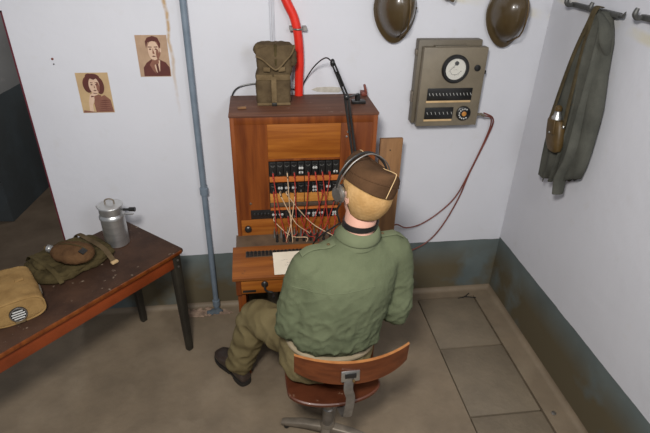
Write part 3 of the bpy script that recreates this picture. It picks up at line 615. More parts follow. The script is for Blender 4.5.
# hanging coat
ZT = 1.885
def hang():
    t = thing('hanging_coat', (WX - .05, 2.2, 1.1), 'grey green cloth coat hanging from the hook rail on the right wall', 'coat')
    prof = [(1.905, 2.215, 2.16), (1.88, 2.24, 2.1338), (1.84, 2.255, 2.1025), (1.79, 2.262, 2.0762), (1.74, 2.272, 2.065), (1.66, 2.29, 2.047), (1.59, 2.308, 2.027), (1.52, 2.326, 2.009), (1.45, 2.342, 2.003), (1.38, 2.34, 2.001), (1.31, 2.334, 2.001), (1.24, 2.328, 2.005), (1.17, 2.32, 2.02), (1.095, 2.305, 2.065)]
    R = []; n = 96; K = len(prof) - 1
    for k, (z, ya, yb) in enumerate(prof):
        yc, hw = (ya + yb) / 2, (ya - yb) / 2; g_ = min(1, k / 5); th = .030 + .012 * g_; ring = []
        for i in range(n):
            a = 2 * PI * i / n; ca, sa = math.cos(a), math.sin(a)
            fold = (.014 * abs(math.sin(4.2 * ca + .25 * k + .6)) + .006 * math.sin(11 * ca + k * .35)) * min(1, k / 3)
            x = WX - .006 - th - th * .9 * math.copysign(abs(sa) ** .6, sa)
            if sa > 0: x -= fold * min(1, sa * 2.5)
            dz = 0
            if k == K: dz = -.028 * (ca > .2) + .07 * max(0, -ca - .3) + .006 * math.sin(17 * ca)
            ring.append(V((min(x, WX - .005), yc + hw * ca, z + dz)))
        R.append(ring)
    b = MB(); b.rings(R); mk('cloth', b, 'drab', t, smooth=80)
    b = MB(); b.tube([(WX - .072, 2.19, 1.89), (WX - .086, 2.16, 1.65), (WX - .094, 2.13, 1.42), (WX - .094, 2.15, 1.18), (WX - .09, 2.17, 1.09)], [.008, .012, .016, .020, .018], 12, smooth=6, flat=.4); mk('front_edge', b, 'drab', t)
    b = MB(); b.tube([(WX - .070, 2.13, 1.86), (WX - .082, 2.09, 1.7), (WX - .088, 2.07, 1.48), (WX - .092, 2.06, 1.28), (WX - .096, 2.09, 1.15), (WX - .092, 2.085, 1.06)], [.014, .026, .034, .036, .034, .030], 16, smooth=6, flat=.42); mk('sleeve', b, 'drab', t)
    b = MB(); b.tube([(WX - .070, 2.17, 1.895), (WX - .080, 2.10, 1.855), (WX - .078, 2.07, 1.80), (WX - .05, 2.07, 1.74)], [.012, .026, .028, .012], 12, smooth=6, flat=.45); mk('collar', b, 'drab', t)
    b = MB(); b.ell((WX - .100, 2.14, 1.50), (.006, .008, .008)); mk('button', b, 'leather', t)
hang()
t = thing('canteen_pouch', (WX - .12, 2.24, 1.26), 'brown canteen pouch with silver topped bottle hanging on straps over the coat', 'canteen')
PX = WX - .122; PY = 2.188
b = MB(); secs = []
for z, h in ((1.262, .036), (1.272, .050), (1.30, .058), (1.35, .061), (1.395, .058), (1.41, .048)): secs.append(((PX, PY + (z - 1.34) * .25, z), (0, 1, 0), (1, 0, 0), h, .026 if h > .05 else .020))
b.loft(secs, 28, 3); mk('pouch', b, 'leather', t)
b = MB(); b.box((PX - .027, PY + .008, 1.375), (.006, .062, .07), Matrix.Rotation(-.2, 3, 'X'), .002); o = mk('pouch_flap', b, 'leather', t)
b = MB(); b.ell((PX - .031, PY + .003, 1.348), (.004, .006, .006)); mk('stud', b, 'chrome', o)
b = MB(); b.lathe([(.024, 0), (.024, .018), (.016, .03), (.015, .045)], (PX, PY + .016, 1.402), (0, .12, 1), n=20); mk('bottle_neck', b, 'alu', t)
b = MB(); b.lathe([(.015, 0), (.017, .004), (.017, .018), (.010, .026), (.003, .028)], (PX, PY + .022, 1.448), (0, .12, 1), n=20); mk('stopper', b, 'leather', t)
for ya, yb, yc, yd in ((PY + .07, 2.255, 2.235, 2.212), (PY - .052, 2.165, 2.18, 2.198)):
    b = MB(); b.tube([(PX, ya, 1.395), (WX - .108, yb, 1.56), (WX - .100, yc, 1.72), (WX - .084, yd, 1.86), (WX - .070, yd, 1.915), (WX - .045, yd, 1.918)], [.014] * 6, 10, smooth=6, flat=.2, up=(1, 0, 0)); mk('strap', b, 'strap', t)
for y_ in (PY + .072, PY - .052):
    b = MB(); b.ell((PX, y_, 1.392), (.007, .007, .009)); mk('ring', b, 'chrome', t)

# ------------------------------------------------------------------ table
A = V((-.430, 2.300, 0)); U = V((-.672, -.741, 0)).normalized(); W = V((U.y, -U.x, 0))
if W.y < 0: W = -W
TL, TW, TZ = 1.42, .50, .715
def TP(u, w, z): return A + U * u + W * w + V((0, 0, z))
T = Matrix(((U.x, W.x, 0, A.x), (U.y, W.y, 0, A.y), (0, 0, 1, 0), (0, 0, 0, 1)))
t = thing('table', TP(TL / 2, TW / 2, 0), 'long worn dark topped wooden table with red brown apron and black legs', 'table')
b = MB(T); b.box((TL / 2, TW / 2, TZ - .012), (TL, TW, .024), None, .008); mk('tabletop', b, 'greytable', t)
b = MB(T); b.box((TL / 2, -.001, TZ - .013), (TL - .03, .008, .018), None, .002); mk('top_edging', b, 'brownwood', t)
for nm, c, d in (('front', (TL / 2, .028, TZ - .066), (TL - .09, .02, .08)), ('back', (TL / 2, TW - .028, TZ - .066), (TL - .09, .02, .08)), ('e', (.05, TW / 2, TZ - .066), (.02, TW - .08, .08)), ('f', (TL - .05, TW / 2, TZ - .066), (.02, TW - .08, .08))):
    b = MB(T); b.box(c, d, None, .002); mk('apron', b, 'tableapron', t)
for u_, w_ in ((.040, .036), (.040, TW - .04), (TL - .045, .036), (TL - .045, TW - .04)):
    b = MB(T); s0 = -.02 if u_ < .5 else .02
    b.loft([((u_, w_, TZ - .025), (1, 0, 0), (0, 1, 0), .026, .026), ((u_ + s0 * .3, w_, .35), (1, 0, 0), (0, 1, 0), .023, .023), ((u_ + s0 * .5, w_, .0), (1, 0, 0), (0, 1, 0), .018, .018)], 16, 5); o = mk('leg', b, 'tableleg', t)
    b = MB(T)
    for zz in (TZ - .10, TZ - .06): b.lathe([(.006, 0), (.006, .004)], (u_, w_ - .026 if w_ < .2 else w_ + .022, zz), (0, -1, 0), 8)
    mk('bolt', b, 'steel', o)

# aluminium can
c = V((-.780, 2.388, TZ)); r = .061
t = thing('aluminium_can', c, 'silver aluminium lidded milk can with black side handle standing on the table', 'can')
b = MB(); b.lathe([(r - .004, .0), (r, .004), (r, .158), (r + .003, .161), (r + .003, .172), (r - .002, .180), (r - .005, .184), (r - .005, .192)], c, n=40); mk('body', b, 'alu', t)
b = MB(); b.lathe([(r - .004, .192), (r - .002, .194), (r - .002, .222), (r + .003, .226), (r + .001, .231), (r - .02, .235), (.001, .236)], c, n=40); o = mk('lid', b, 'alu', t)
b = MB(); b.tube([c + V((-.022, 0, .234)), c + V((-.02, 0, .256)), c + V((0, 0, .264)), c + V((.02, 0, .256)), c + V((.022, 0, .234))], .004, 8, smooth=4); mk('lid_handle', b, 'legmetal', o)
b = MB(); b.tube([c + V((.062, -.01, .205)), c + V((.098, -.015, .205))], .007, 10); b.tube([c + V((.095, -.015, .207)), c + V((.125, -.02, .208))], [.011, .012], 12); mk('side_handle', b, 'black', t)
b = MB(); b.box(c + V((.088, -.014, .180)), (.05, .016, .006), rotz(-.15), .002); mk('hinge_bracket', b, 'alu', t)
b = MB(); b.box(c + V((-.063, .0, .224)), (.012, .014, .010), None, .003); mk('spout', b, 'alu', t)

# folded pack on the table
PC = V((-.975, 2.225, TZ))
def ax(a): return V((math.cos(a), math.sin(a), 0))
t = thing('folded_field_pack', PC, 'dark olive folded canvas pack lying on the table under the felt canteen', 'pack')
ua, va = ax(math.radians(47)), ax(math.radians(137))
b = MB()
b.loft([(PC + V((0, 0, .002)), ua, va, .185, .135), (PC + V((0, 0, .012)), ua, va, .20, .15), (PC + V((0, 0, .035)), ua, va, .195, .145), (PC + V((0, 0, .048)), ua, va, .165, .12)], 40, 3.2)
o = mk('pack_body', b, 'canvas_d', t); remesh(o, .007, 3, wrinkle(.010, 16))
q = PC + ua * -.02 + va * .03 + V((0, 0, .046)); b = MB(); b.loft([(q, ua, va, .14, .09), (q + V((0, 0, .012)), ua, va, .14, .09), (q + V((0, 0, .022)), ua, va, .12, .075)], 32, 4); o = mk('pack_flap', b, 'canvas_d', t); remesh(o, .006, 3, wrinkle(.008, 20))
q = PC + ua * .03 + va * -.105 + V((0, 0, .036)); b = MB(); b.loft([(q + ua * -.15, va, V((0, 0, 1)), .03, .014), (q + ua * -.07, va, V((0, 0, 1)), .042, .022), (q + ua * .08, va, V((0, 0, 1)), .040, .022), (q + ua * .14, va, V((0, 0, 1)), .03, .012)], 20, 2.5); o = mk('rolled_edge', b, 'canvas_d', t); remesh(o, .005, 2, wrinkle(.006, 25))
q = PC + ua * .125; b = MB(); b.tube([q + va * .155 + V((0, 0, .02)), q + va * .11 + V((0, 0, .062)), q + va * .0 + V((0, 0, .068)), q - va * .11 + V((0, 0, .064)), q - va * .165 + V((.0, 0, .03)), q - va * .185 + V((0, 0, .012))], .014, 10, smooth=5, flat=.16); o = mk('strap', b, 'canvas', t)
b = MB(); b.box(q - va * .19 + V((0, 0, .012)), (.035, .02, .012), rotz(math.radians(47)), .003); mk('strap_tip', b, 'piping', o)
q = PC - ua * .13; b = MB(); b.tube([q + va * .15 + V((0, 0, .02)), q + va * .10 + V((0, 0, .066)), q + va * .0 + V((0, 0, .075)), q - va * .11 + V((0, 0, .06)), q - va * .16 + V((.0, 0, .02))], .012, 10, smooth=5, flat=.16); mk('strap', b, 'canvas_d', t)

# felt canteen
CC = V((-.915, 2.145, TZ + .108)); cu = ax(math.radians(-20)); cv = ax(math.radians(70))
t = thing('felt_canteen', CC - V((0, 0, .04)), 'brown felt covered oval canteen with silver neck lying on the folded pack', 'canteen')
b = MB(); b.loft([(CC + cu * x, cv, V((0, 0, 1)), w, h) for x, w, h in ((-.105, .022, .018), (-.092, .045, .028), (-.06, .066, .038), (0, .078, .043), (.055, .070, .040), (.088, .045, .030), (.10, .018, .014))], 28); o = mk('felt_cover', b, 'brownfelt', t); remesh(o, .005, 3, wrinkle(.003, 30))
b = MB(); b.tube([CC - cu * .10, CC - cu * .122], .016, 16); b.tube([CC - cu * .122, CC - cu * .136], .019, 16); mk('neck', b, 'alu', t)
b = MB(); b.tube([CC - cu * .136, CC - cu * .152], .011, 12); b.tube([CC - cu * .15 + V((0, 0, .002)), CC - cu * .165 + cv * .012], .004, 8); mk('stopper', b, 'leather', t)
b = MB(); b.tube([CC - cu * .098 + V((0, 0, .015)), CC - cu * .05 + V((0, 0, .041)), CC + V((0, 0, .047)), CC + cu * .06 + V((0, 0, .041)), CC + cu * .1 + V((0, 0, .01))], .0025, 6, smooth=4); mk('seam', b, 'canvas_d', t)
b = MB(); b.box(CC + cu * .075 - cv * .02 + V((0, 0, .033)), (.028, .035, .006), rotz(math.radians(-20)) @ Matrix.Rotation(.5, 3, 'Y'), .002); mk('snap_tab', b, 'blackmet', t)

# tan bag
BC = V((-1.108, 1.895, TZ)); bu = ax(math.radians(-60)); bv = ax(math.radians(30))
t = thing('gas_mask_bag', BC, 'tan canvas bag with round striped metal vent lying at the left end of the table', 'bag')
b = MB(); secs = []
for k, (x, w, h, p_) in enumerate(((-.17, .085, .040, 3), (-.155, .10, .048, 3), (-.05, .106, .053, 3), (.09, .108, .055, 3), (.125, .108, .057, 3), (.132, .102, .050, 3))):
    secs.append((BC + bu * x + V((0, 0, .059)), bv, V((0, 0, 1)), w, h))
b.loft(secs, 32, 3); o = mk('bag_body', b, 'canvas_t', t); remesh(o, .006, 3, wrinkle(.004, 14))
b = MB(); e = BC + bu * .130 + V((0, 0, .059)); b.tube([e + bv * (.104 * math.copysign(abs(math.cos(a)) ** .66, math.cos(a))) + V((0, 0, .054 * math.copysign(abs(math.sin(a)) ** .66, math.sin(a)))) for a in [2 * PI * i / 36 for i in range(37)]], .0045, 8); mk('end_piping', b, 'canvas_t', t)
vc = BC + bu * .136 + bv * .0 + V((0, 0, .054)); b = MB(); b.lathe([(.034, 0), (.034, .006), (.028, .010), (.001, .010)], vc, bu, 32); o = mk('vent_cap', b, 'black', t)
b = MB(); v2 = V((0, 0, 1))
for k in range(4):
    yy = -.017 + .0115 * k; hw = math.sqrt(.026 ** 2 - yy ** 2); b.tube([vc + bu * .0105 + v2 * yy - bv * hw, vc + bu * .0105 + v2 * yy + bv * hw], .003, 6)
mk('vent_bars', b, 'white', o)
b = MB(); b.tube([vc + V((0, 0, .0)) + bu * .009 + (bv * math.cos(a) + v2 * math.sin(a)) * .031 for a in [2 * PI * i / 32 for i in range(33)]], .002, 6); mk('vent_rim', b, 'steel', o)
b = MB(); b.box(BC + bu * -.03 + bv * .045 + V((0, 0, .113)), (.035, .03, .006), rotz(math.radians(30)), .002); mk('tab', b, 'canvas_t', t)
b = MB(); b.box(BC + bu * .14 - bv * .0 + V((0, 0, .016)), (.04, .012, .014), rotz(math.radians(30)), .003); mk('strap_loop', b, 'canvas_l', t)
b = MB(); b.box(BC + bu * .02 + bv * .109 + V((0, 0, .06)), (.008, .04, .03), rotz(math.radians(30)), .003); mk('side_buckle', b, 'legmetal', t)

# ------------------------------------------------------------------ swivel chair
CA = math.radians(2)
fx = V((math.cos(CA), math.sin(CA), 0)); fy = V((-math.sin(CA), math.cos(CA), 0))     # chair right / chair forward
CH = V((.262, 1.622, 0)); SEAT = .46
def CP(a, b_, z): return CH + fx * a + fy * b_ + V((0, 0, z))
t = thing('swivel_chair', CH, 'old varnished plywood swivel chair with curved backrest under the seated soldier', 'chair')
pts = [(-.185, .18), (-.20, .04), (-.203, -.09), (-.192, -.150), (-.12, -.192), (0, -.208), (.12, -.192), (.192, -.150), (.203, -.09), (.20, .04), (.185, .18), (.10, .20), (-.10, .20)]
def smoothpoly(p, n=4):
    Q = []
    for i in range(len(p)):
        a, b_, c_, d_ = [V((*p[(i + k) % len(p)], 0)) for k in (-1, 0, 1, 2)]
        for k in range(n):
            u = k / n; Q.append(.5 * ((2 * b_) + (c_ - a) * u + (2 * a - 5 * b_ + 4 * c_ - d_) * u * u + (3 * b_ - a - 3 * c_ + d_) * u ** 3))
    return [(q.x, q.y) for q in Q]
sp = smoothpoly(pts)
b = MB(); R = []
for sc_, dz in ((.5, 0), (.97, .0), (1, .003), (1, .014), (.975, .018), (.85, .013), (.6, .006), (.3, .003)):
    R.append([CP(x * sc_, y * sc_, SEAT - .016 + dz + (.012 * (abs(x) / .2) ** 2 + .01 * (y < -.1)) * sc_) for x, y in sp])
b.rings(R); mk('seat', b, 'seatply', t)
# backrest: curved plywood band
def bp(s_, v_, off):
    a = s_ * .685; rad = .375; half = .062
    x = rad * math.sin(a); y = -.238 - off + rad * (1 - math.cos(a)) - .004 * v_
    zz = .680 + v_ * half * (1 - .22 * abs(s_) ** 3)
    return CP(x + .062, y, zz)
NS, NV = 28, 6
def sheet(off0, off1, v0=-1, v1=1):
    b = MB(); vs = []; fs = []
    for off in (off0, off1):
        for i in range(NS + 1):
            for j in range(NV + 1): vs.append(bp(-1 + 2 * i / NS, v0 + (v1 - v0) * j / NV, off))
    K = (NS + 1) * (NV + 1); ix = lambda l, i, j: l * K + i * (NV + 1) + j
    for i in range(NS):
        for j in range(NV): fs += [[ix(0, i, j), ix(0, i + 1, j), ix(0, i + 1, j + 1), ix(0, i, j + 1)], [ix(1, i, j), ix(1, i, j + 1), ix(1, i + 1, j + 1), ix(1, i + 1, j)]]
        for j in (0, NV): fs.append([ix(0, i, j), ix(1, i, j), ix(1, i + 1, j), ix(0, i + 1, j)])
    for j in range(NV):
        for i in (0, NS): fs.append([ix(0, i, j), ix(0, i, j + 1), ix(1, i, j + 1), ix(1, i, j)])
    return b.add(vs, fs)
br = mk('backrest', sheet(-.006, .006), 'ply', t)
mk('backrest_edge', sheet(-.0062, .0062, .985, 1.02), 'plyedge', br)
pc = bp(-.10, -.05, .010)
RR = rotz(CA)
b = MB(); b.box(pc + V((0, -.002, .0)), (.075, .008, .052), RR @ Matrix.Rotation(-.08, 3, 'X'), .003); pl_ = mk('back_plate', b, 'chrome', t)
b = MB(); b.box(pc + V((0, -.008, .006)), (.046, .005, .022), RR @ Matrix.Rotation(-.08, 3, 'X'), .002); mk('plate_recess', b, 'black', pl_)
b = MB(); b.lathe([(.006, 0), (.006, .006), (.002, .008)], pc + V((.012, -.01, -.018)), (0, -1, .2), 10); mk('bolt', b, 'leather', pl_)
b = MB(); b.tube([pc + V((-.004, -.004, -.015)), pc + V((-.008, -.016, -.06)), CP(.040, -.258, .56), CP(.035, -.256, .48), CP(.030, -.245, .435), CP(.02, -.19, .425), CP(0, -.04, .425)], .019, 12, smooth=6, flat=.14, up=(0, 1, 0)); mk('back_support', b, 'steel', t)
b = MB(); b.box(CP(0, 0, SEAT - .028), (.16, .16, .022), RR, .004); mk('seat_plate', b, 'legmetal', t)
b = MB(); b.lathe([(.026, .07), (.026, .20), (.021, .205), (.021, .43)], CH, n=24); mk('column', b, 'steel', t)
b = MB(); b.lathe([(.034, .03), (.036, .045), (.036, .085), (.028, .10)], CH, n=24); mk('hub', b, 'legmetal', t)
for k in range(4):
    a = math.radians(160 + 90 * k); d = V((math.cos(a), math.sin(a), 0)); w = V((-d.y, d.x, 0))
    b = MB(); b.loft([(CH + d * .02 + V((0, 0, .06)), w, V((0, 0, 1)), .024, .024), (CH + d * .12 + V((0, 0, .055)), w, V((0, 0, 1)), .022, .019), (CH + d * .215 + V((0, 0, .036)), w, V((0, 0, 1)), .018, .014), (CH + d * .235 + V((0, 0, .032)), w, V((0, 0, 1)), .015, .010)], 16, 4); o = mk('leg', b, 'legmetal', t)
    b = MB(); b.lathe([(.013, 0), (.015, .006), (.012, .024)], CH + d * .21, n=14); mk('foot_glide', b, 'black', o)
    if k == 0: pass

# ------------------------------------------------------------------ the seated soldier
H0 = V((.25, 1.66, .47))
person = thing('person', H0, 'soldier mannequin in green shirt, khaki trousers and brown side cap seated facing the switchboard', 'person')
ang = math.radians(13)
bx = V((math.cos(ang), math.sin(ang), 0)); by = V((-math.sin(ang), math.cos(ang), 0)); bz = V((0, 0, 1))
ha = math.radians(21); hx = V((math.cos(ha), math.sin(ha), 0)); hy = V((-math.sin(ha), math.cos(ha), 0))
HR = Matrix((hx, hy, bz)).transposed() @ Matrix.Rotation(math.radians(3), 3, 'Y') * 1.0       # head frame
HC = V((.385, 1.668, 1.326))
def HP(x, y, z): return HC + HR @ V((x, y, z))
LS, LE, LW = V((.165, 1.605, 1.045)), V((.092, 1.612, .742)), V((.20, 1.93, .775))
RS, RE, RW = V((.525, 1.690, 1.045)), V((.552, 1.675, .738)), V((.47, 1.95, .765))
LH, LK, LA = V((.150, 1.70, .555)), V((-.060, 1.985, .485)), V((-.178, 2.050, .10))
RH, RK, RA = V((.345, 1.76, .555)), V((.40, 2.09, .475)), V((.40, 2.13, .10))

def foot_pts(A_, d): return A_, d
LD = V((-.56, .83, 0)).normalized(); RD = V((.05, 1, 0)).normalized()

# hands
def hand(b, W_, d, n_, side, curl=.45):
    """W_ wrist, d pointing along the hand, n_ back-of-hand normal, side = thumb direction"""
    d, n_, side = d.normalized(), n_.normalized(), side.normalized()
    b.loft([(W_ - d * .02, side, n_, .030, .022), (W_ + d * .015, side, n_, .031, .019), (W_ + d * .05, side, n_, .042, .017), (W_ + d * .095, side, n_, .043, .014), (W_ + d * .104, side, n_, .036, .010)], 20, 2.6)
    for k, (o_, ln) in enumerate(((.032, .072), (.011, .082), (-.011, .076), (-.032, .060))):
        p = W_ + d * (.088 - abs(o_ - .01) * .15) + side * o_; a = .15 + .03 * k; P = [p]; dd = (d + side * o_ * 2.2).normalized()
        for f_ in (.46, .30, .24):
            q_ = dd * math.cos(a) - n_ * math.sin(a); p = p + q_ * ln * f_ * 1.05; P.append(p); a += curl
        b.tube(P, [.0100, .0095, .0086, .0070], 10, smooth=3)
    p = W_ + d * .022 + side * .024; P = [p]; a = .75
    for f_ in (.034, .030, .024):
        q_ = (d * math.cos(a) + side * math.sin(a) - n_ * .30).normalized(); p = p + q_ * f_; P.append(p); a -= .28
    b.tube(P, [.0140, .0120, .0108, .0085], 10, smooth=3)

# --- body: one continuous surface
b = MB()
tor = [(.50, (.25, 1.70), .15, .11), (.60, (.252, 1.675), .155, .115), (.72, (.262, 1.66), .145, .10), (.85, (.285, 1.652), .16, .11), (.97, (.31, 1.648), .175, .115), (1.05, (.328, 1.65), .15, .09), (1.09, (.343, 1.652), .10, .07), (1.13, (.355, 1.656), .068, .062)]
b.loft([((c_[0], c_[1], z), bx, by, u_ * .84, v_ * .82) for z, c_, u_, v_ in tor], 28, 2.4)
b.tube([(.352, 1.652, 1.09), (.366, 1.655, 1.17), (.375, 1.662, 1.25), HP(0, 0, -.02)], [.066, .063, .062, .06], 24)
# skull, jaw, features
b.ell(HP(0, -.008, .018), (.080, .100, .088), HR, 32, 20)
b.ell(HP(0, .028, -.045), (.062, .070, .078), HR, 28, 16)
b.ell(HP(0, .064, -.098), (.028, .026, .022), HR)                # chin
b.ell(HP(0, .02, -.085), (.048, .06, .035), HR)
b.tube([HP(0, .090, .025), HP(0, .105, .0), HP(0, .118, -.022), HP(0, .103, -.030)], [.007, .009, .012, .009], 12)   # nose
for sx in (-1, 1):
    b.ell(HP(sx * .014, .102, -.026), (.009, .009, .008), HR, 14, 8)
    b.ell(HP(sx * .034, .080, -.012), (.024, .018, .016), HR, 16, 10)      # cheek
    b.tube([HP(sx * .052, .078, .032), HP(sx * .032, .094, .038), HP(sx * .012, .094, .032)], .0065, 8)    # brow
    b.loft([(HP(sx * .080, -.006 - k * .001, .005), HR @ V((0, 1, .15)), HR @ V((0, 0, 1)), .019 + .003 * k, .031 + .003 * k) if k == 0 else (HP(sx * (.080 + .011 * k), -.006 - .007 * k, .005), HR @ V((0, 1, .15)), HR @ V((0, 0, 1)), .019 - .001 * k, .032) for k in range(2)], 18)   # ear
b.tube([HP(-.024, .090, -.060), HP(0, .101, -.056), HP(.024, .090, -.060)], [.004, .0065, .004], 10, smooth=3)
b.tube([HP(-.020, .090, -.069), HP(0, .099, -.071), HP(.020, .090, -.069)], [.004, .0068, .004], 10, smooth=3)
# arms
for S_, E_, W_ in ((LS, LE, LW), (RS, RE, RW)):
    b.tube([(V((.33, 1.65, 1.04)) + S_) / 2 - V((0, 0, .02)), S_, (S_ + E_) / 2, E_, (E_ * .6 + W_ * .4), W_], [.035, .052, .050, .044, .040, .028], 18)
hand(b, LW + V((.012, .018, .0)), (V((.255, 2.09, .755)) - LW), V((-.15, -.1, 1)), V((.9, .2, .1)))
hand(b, RW + V((-.008, .012, .0)), (V((.425, 2.06, .772)) - RW), V((.25, -.2, 1)), V((-.9, .1, .3)), .6)
# legs and feet
for H_, K_, A_, D_ in ((LH, LK, LA, LD), (RH, RK, RA, RD)):
    b.tube([H_ * .75 + V((.25, 1.68, .57)) * .25, H_, (H_ + K_) / 2, K_, K_ * .65 + A_ * .35, A_, A_ - V((0, 0, .04))], [.070, .066, .060, .052, .046, .036, .034], 20)
    b.tube([A_ - D_ * .03 - V((0, 0, .055)), A_ + D_ * .06 - V((0, 0, .05)), A_ + D_ * .15 - V((0, 0, .066)), A_ + D_ * .19 - V((0, 0, .07))], [.030, .033, .026, .014], 16)
body = mk('body', b, 'skin', person); remesh(body, .0055, 2)
for sx in (-1, 1):
    b = MB(); b.ell(HP(sx * .031, .083, .018), (.0125, .0125, .0105), HR, 16, 10); e = mk('eye', b, 'eye', body)
    b = MB(); b.ell(HP(sx * .031, .0935, .018), (.0048, .003, .0048), HR, 12, 8); mk('pupil', b, 'iris', e)

# --- hair: painted short back and sides
HPR = [(.109, .004, .006, -.010), (.106, .030, .036, -.010), (.097, .055, .066, -.010), (.080, .074, .090, -.010), (.056, .086, .106, -.010), (.028, .0915, .112, -.011), (.005, .0915, .111, -.012), (-.018, .088, .104, -.014), (-.038, .081, .094, -.015), (-.056, .073, .083, -.014), (-.071, .066, .073, -.012), (-.080, .062, .067, -.010)]
b = MB(); n = 56; vs = []; fs = []
for z, ru, rv, yc in HPR:
    for i in range(n): th = 2 * PI * i / n; vs.append(V((ru * math.cos(th), yc + rv * math.sin(th), z)))
for k in range(len(HPR) - 1):
    for i in range(n):
        q = [k * n + i, k * n + (i + 1) % n, (k + 1) * n + (i + 1) % n, (k + 1) * n + i]
        c_ = sum((vs[j] for j in q), V((0, 0, 0))) / 4
        if c_.y < -.012 or (c_.y < .05 and c_.z > .022 + c_.y * .3) or c_.z > .07: fs.append(q)
fs.append(list(range(n)))
b.add([HP(*p) for p in vs], fs)
hair = mk('hair', b, 'hair', person, smooth=80)
sm = hair.modifiers.new('thick', 'SOLIDIFY'); sm.thickness = .014; sm.offset = -1

# --- side cap
tilt = Matrix.Rotation(math.radians(20), 3, 'Y') @ Matrix.Rotation(math.radians(1), 3, 'X')
def CPt(x, y, z): return HP(.003, -.010, .057) + HR @ (tilt @ V((x, y, z)))
b = MB(); n = 56; R = []
lv = [(0, -.018, 1.0), (0, 0, 1.02), (.25, .016, 1.01), (.5, .032, .97), (.72, .046, .88), (.88, .056, .68), (.97, .062, .38), (1, .065, .05)]
def capring(z, w):
    ring = []
    for i in range(n):
        th = 2 * PI * i / n; cx_, sy_ = math.cos(th), math.sin(th); y = .122 * sy_
        arch = .012 * sy_ * sy_
        ring.append(CPt(.093 * w * math.copysign(abs(cx_) ** .85, cx_), y * (1 + .02 * (z / .1)), z + arch * (z > .03)))
    return ring
R = [capring(z, w) for _, z, w in lv]; b.rings(R)
o = mk('side_cap', b, 'capcloth', person, smooth=60)
b = MB(); b.tube([CPt(.0, -.1255, -.015), CPt(0, -.126, .03), CPt(0, -.125, .072), CPt(0, -.11, .079), CPt(0, -.04, .069), CPt(0, .04, .069), CPt(0, .11, .079), CPt(0, .126, .068)], .0016, 8, smooth=4); mk('piping', b, 'piping', o)
b = MB(); b.tube([CPt(.0945 * math.copysign(abs(math.cos(a)) ** .85, math.cos(a)), .1235 * math.sin(a), .018 + .012 * math.sin(a) ** 2) for a in [2 * PI * i / 48 for i in range(49)]], .002, 6); mk('turn_up_edge', b, 'capcloth', o)

# --- shirt
def fold(p, n_):
    f_ = 0
    f_ += .004 * noise.noise(V((p.x * 9, p.y * 9, p.z * 7)))
    hi_ = .35 + .65 * min(1, max(0, (1.02 - p.z) / .2))
    q = V((p.x * 6 + p.z * 9, p.y * 8, p.z * 5 - p.x * 7)); f_ += hi_ * .0045 * max(0, 1 - abs(noise.noise(q)) * 5)
    low = max(0, 1 - abs(p.z - .70) / .07); f_ += low * .004 * math.sin(p.x * 70 + 3 * noise.noise(p * 14)) 
    q = V((p.x * 22, p.y * 22, p.z * 16 + 5)); f_ += hi_ * .0030 * max(-.3, 1 - abs(noise.noise(q)) * 5)
    q = V((p.x * 9 - p.z * 14, p.y * 10, p.z * 10 + 9)); f_ += hi_ * .0035 * max(0, 1 - abs(noise.noise(q)) * 6)
    return f_ - .004
b = MB()
tor = [(.640, (.266, 1.640), .155, .115), (.646, (.266, 1.636), .182, .134), (.69, (.272, 1.628), .204, .154), (.77, (.284, 1.628), .205, .154), (.86, (.300, 1.622), .205, .152), (.93, (.313, 1.622), .210, .148), (.995, (.318, 1.628), .212, .142), (1.045, (.330, 1.636), .214, .126), (1.085, (.340, 1.645), .185, .104), (1.115, (.350, 1.652), .135, .088), (1.14, (.358, 1.656), .088, .078), (1.155, (.362, 1.658), .072, .072)]
b.loft([((c_[0], c_[1], z), bx + V((0, 0, -.16 * max(0, 1 - (z - .68) / .2))), by, u_, v_) for z, c_, u_, v_ in tor], 40, 2.35)
for S_, E_, W_, sd in ((LS, LE, LW, -1), (RS, RE, RW, 1)):
    up_ = (S_ + E_) / 2 + bx * sd * .012
    b.tube([S_ * .6 + V((.33, 1.65, 1.05)) * .4, S_, up_, E_ + V((0, -.006, 0)), E_ * .62 + W_ * .38, E_ * .15 + W_ * .85], [.076, .080, .075, .068, .060, .046], 22, smooth=4)
shirt = mk('shirt', b, 'shirt', person); remesh(shirt, .0075, 5, fold)
# collar
b = MB(); R = []
prof = [(1.128, .086, .090), (1.15, .082, .086), (1.180, .070, .074), (1.190, .069, .073), (1.189, .073, .077), (1.172, .084, .090), (1.156, .092, .098), (1.151, .090, .096), (1.152, .084, .090)]
for z, u_, v_ in prof:
    c_ = V((.356 + (z - 1.13) * .22, 1.655 + (z - 1.13) * .1, z)); R.append([c_ + bx * u_ * math.cos(a) + by * v_ * math.sin(a) + V((0, 0, -.012 * max(0, math.sin(a)) + .004 * math.cos(2 * a))) for a in [2 * PI * i / 40 for i in range(40)]])
b.rings(R, cap=False, closed=False); mk('collar', b, 'shirt2', shirt, smooth=60)
def on_shirt(p, d=V((0, 0, -1))):
    import mathutils
    if not hasattr(on_shirt, 'bvh'): on_shirt.bvh = mathutils.bvhtree.BVHTree.FromPolygons([v.co + H0 for v in shirt.data.vertices], [list(p_.vertices) for p_ in shirt.data.polygons])
    h = on_shirt.bvh.ray_cast(V(p), V(d)); return h[0] if h[0] else V(p)
def ribbon(pts, w, th, across):
    """a strip of cloth following sampled surface points"""
    b = MB(); b.loft([(p, (V(across)).normalized(), (0, 0, 1), w, th) for p in pts], 12, 4); return b
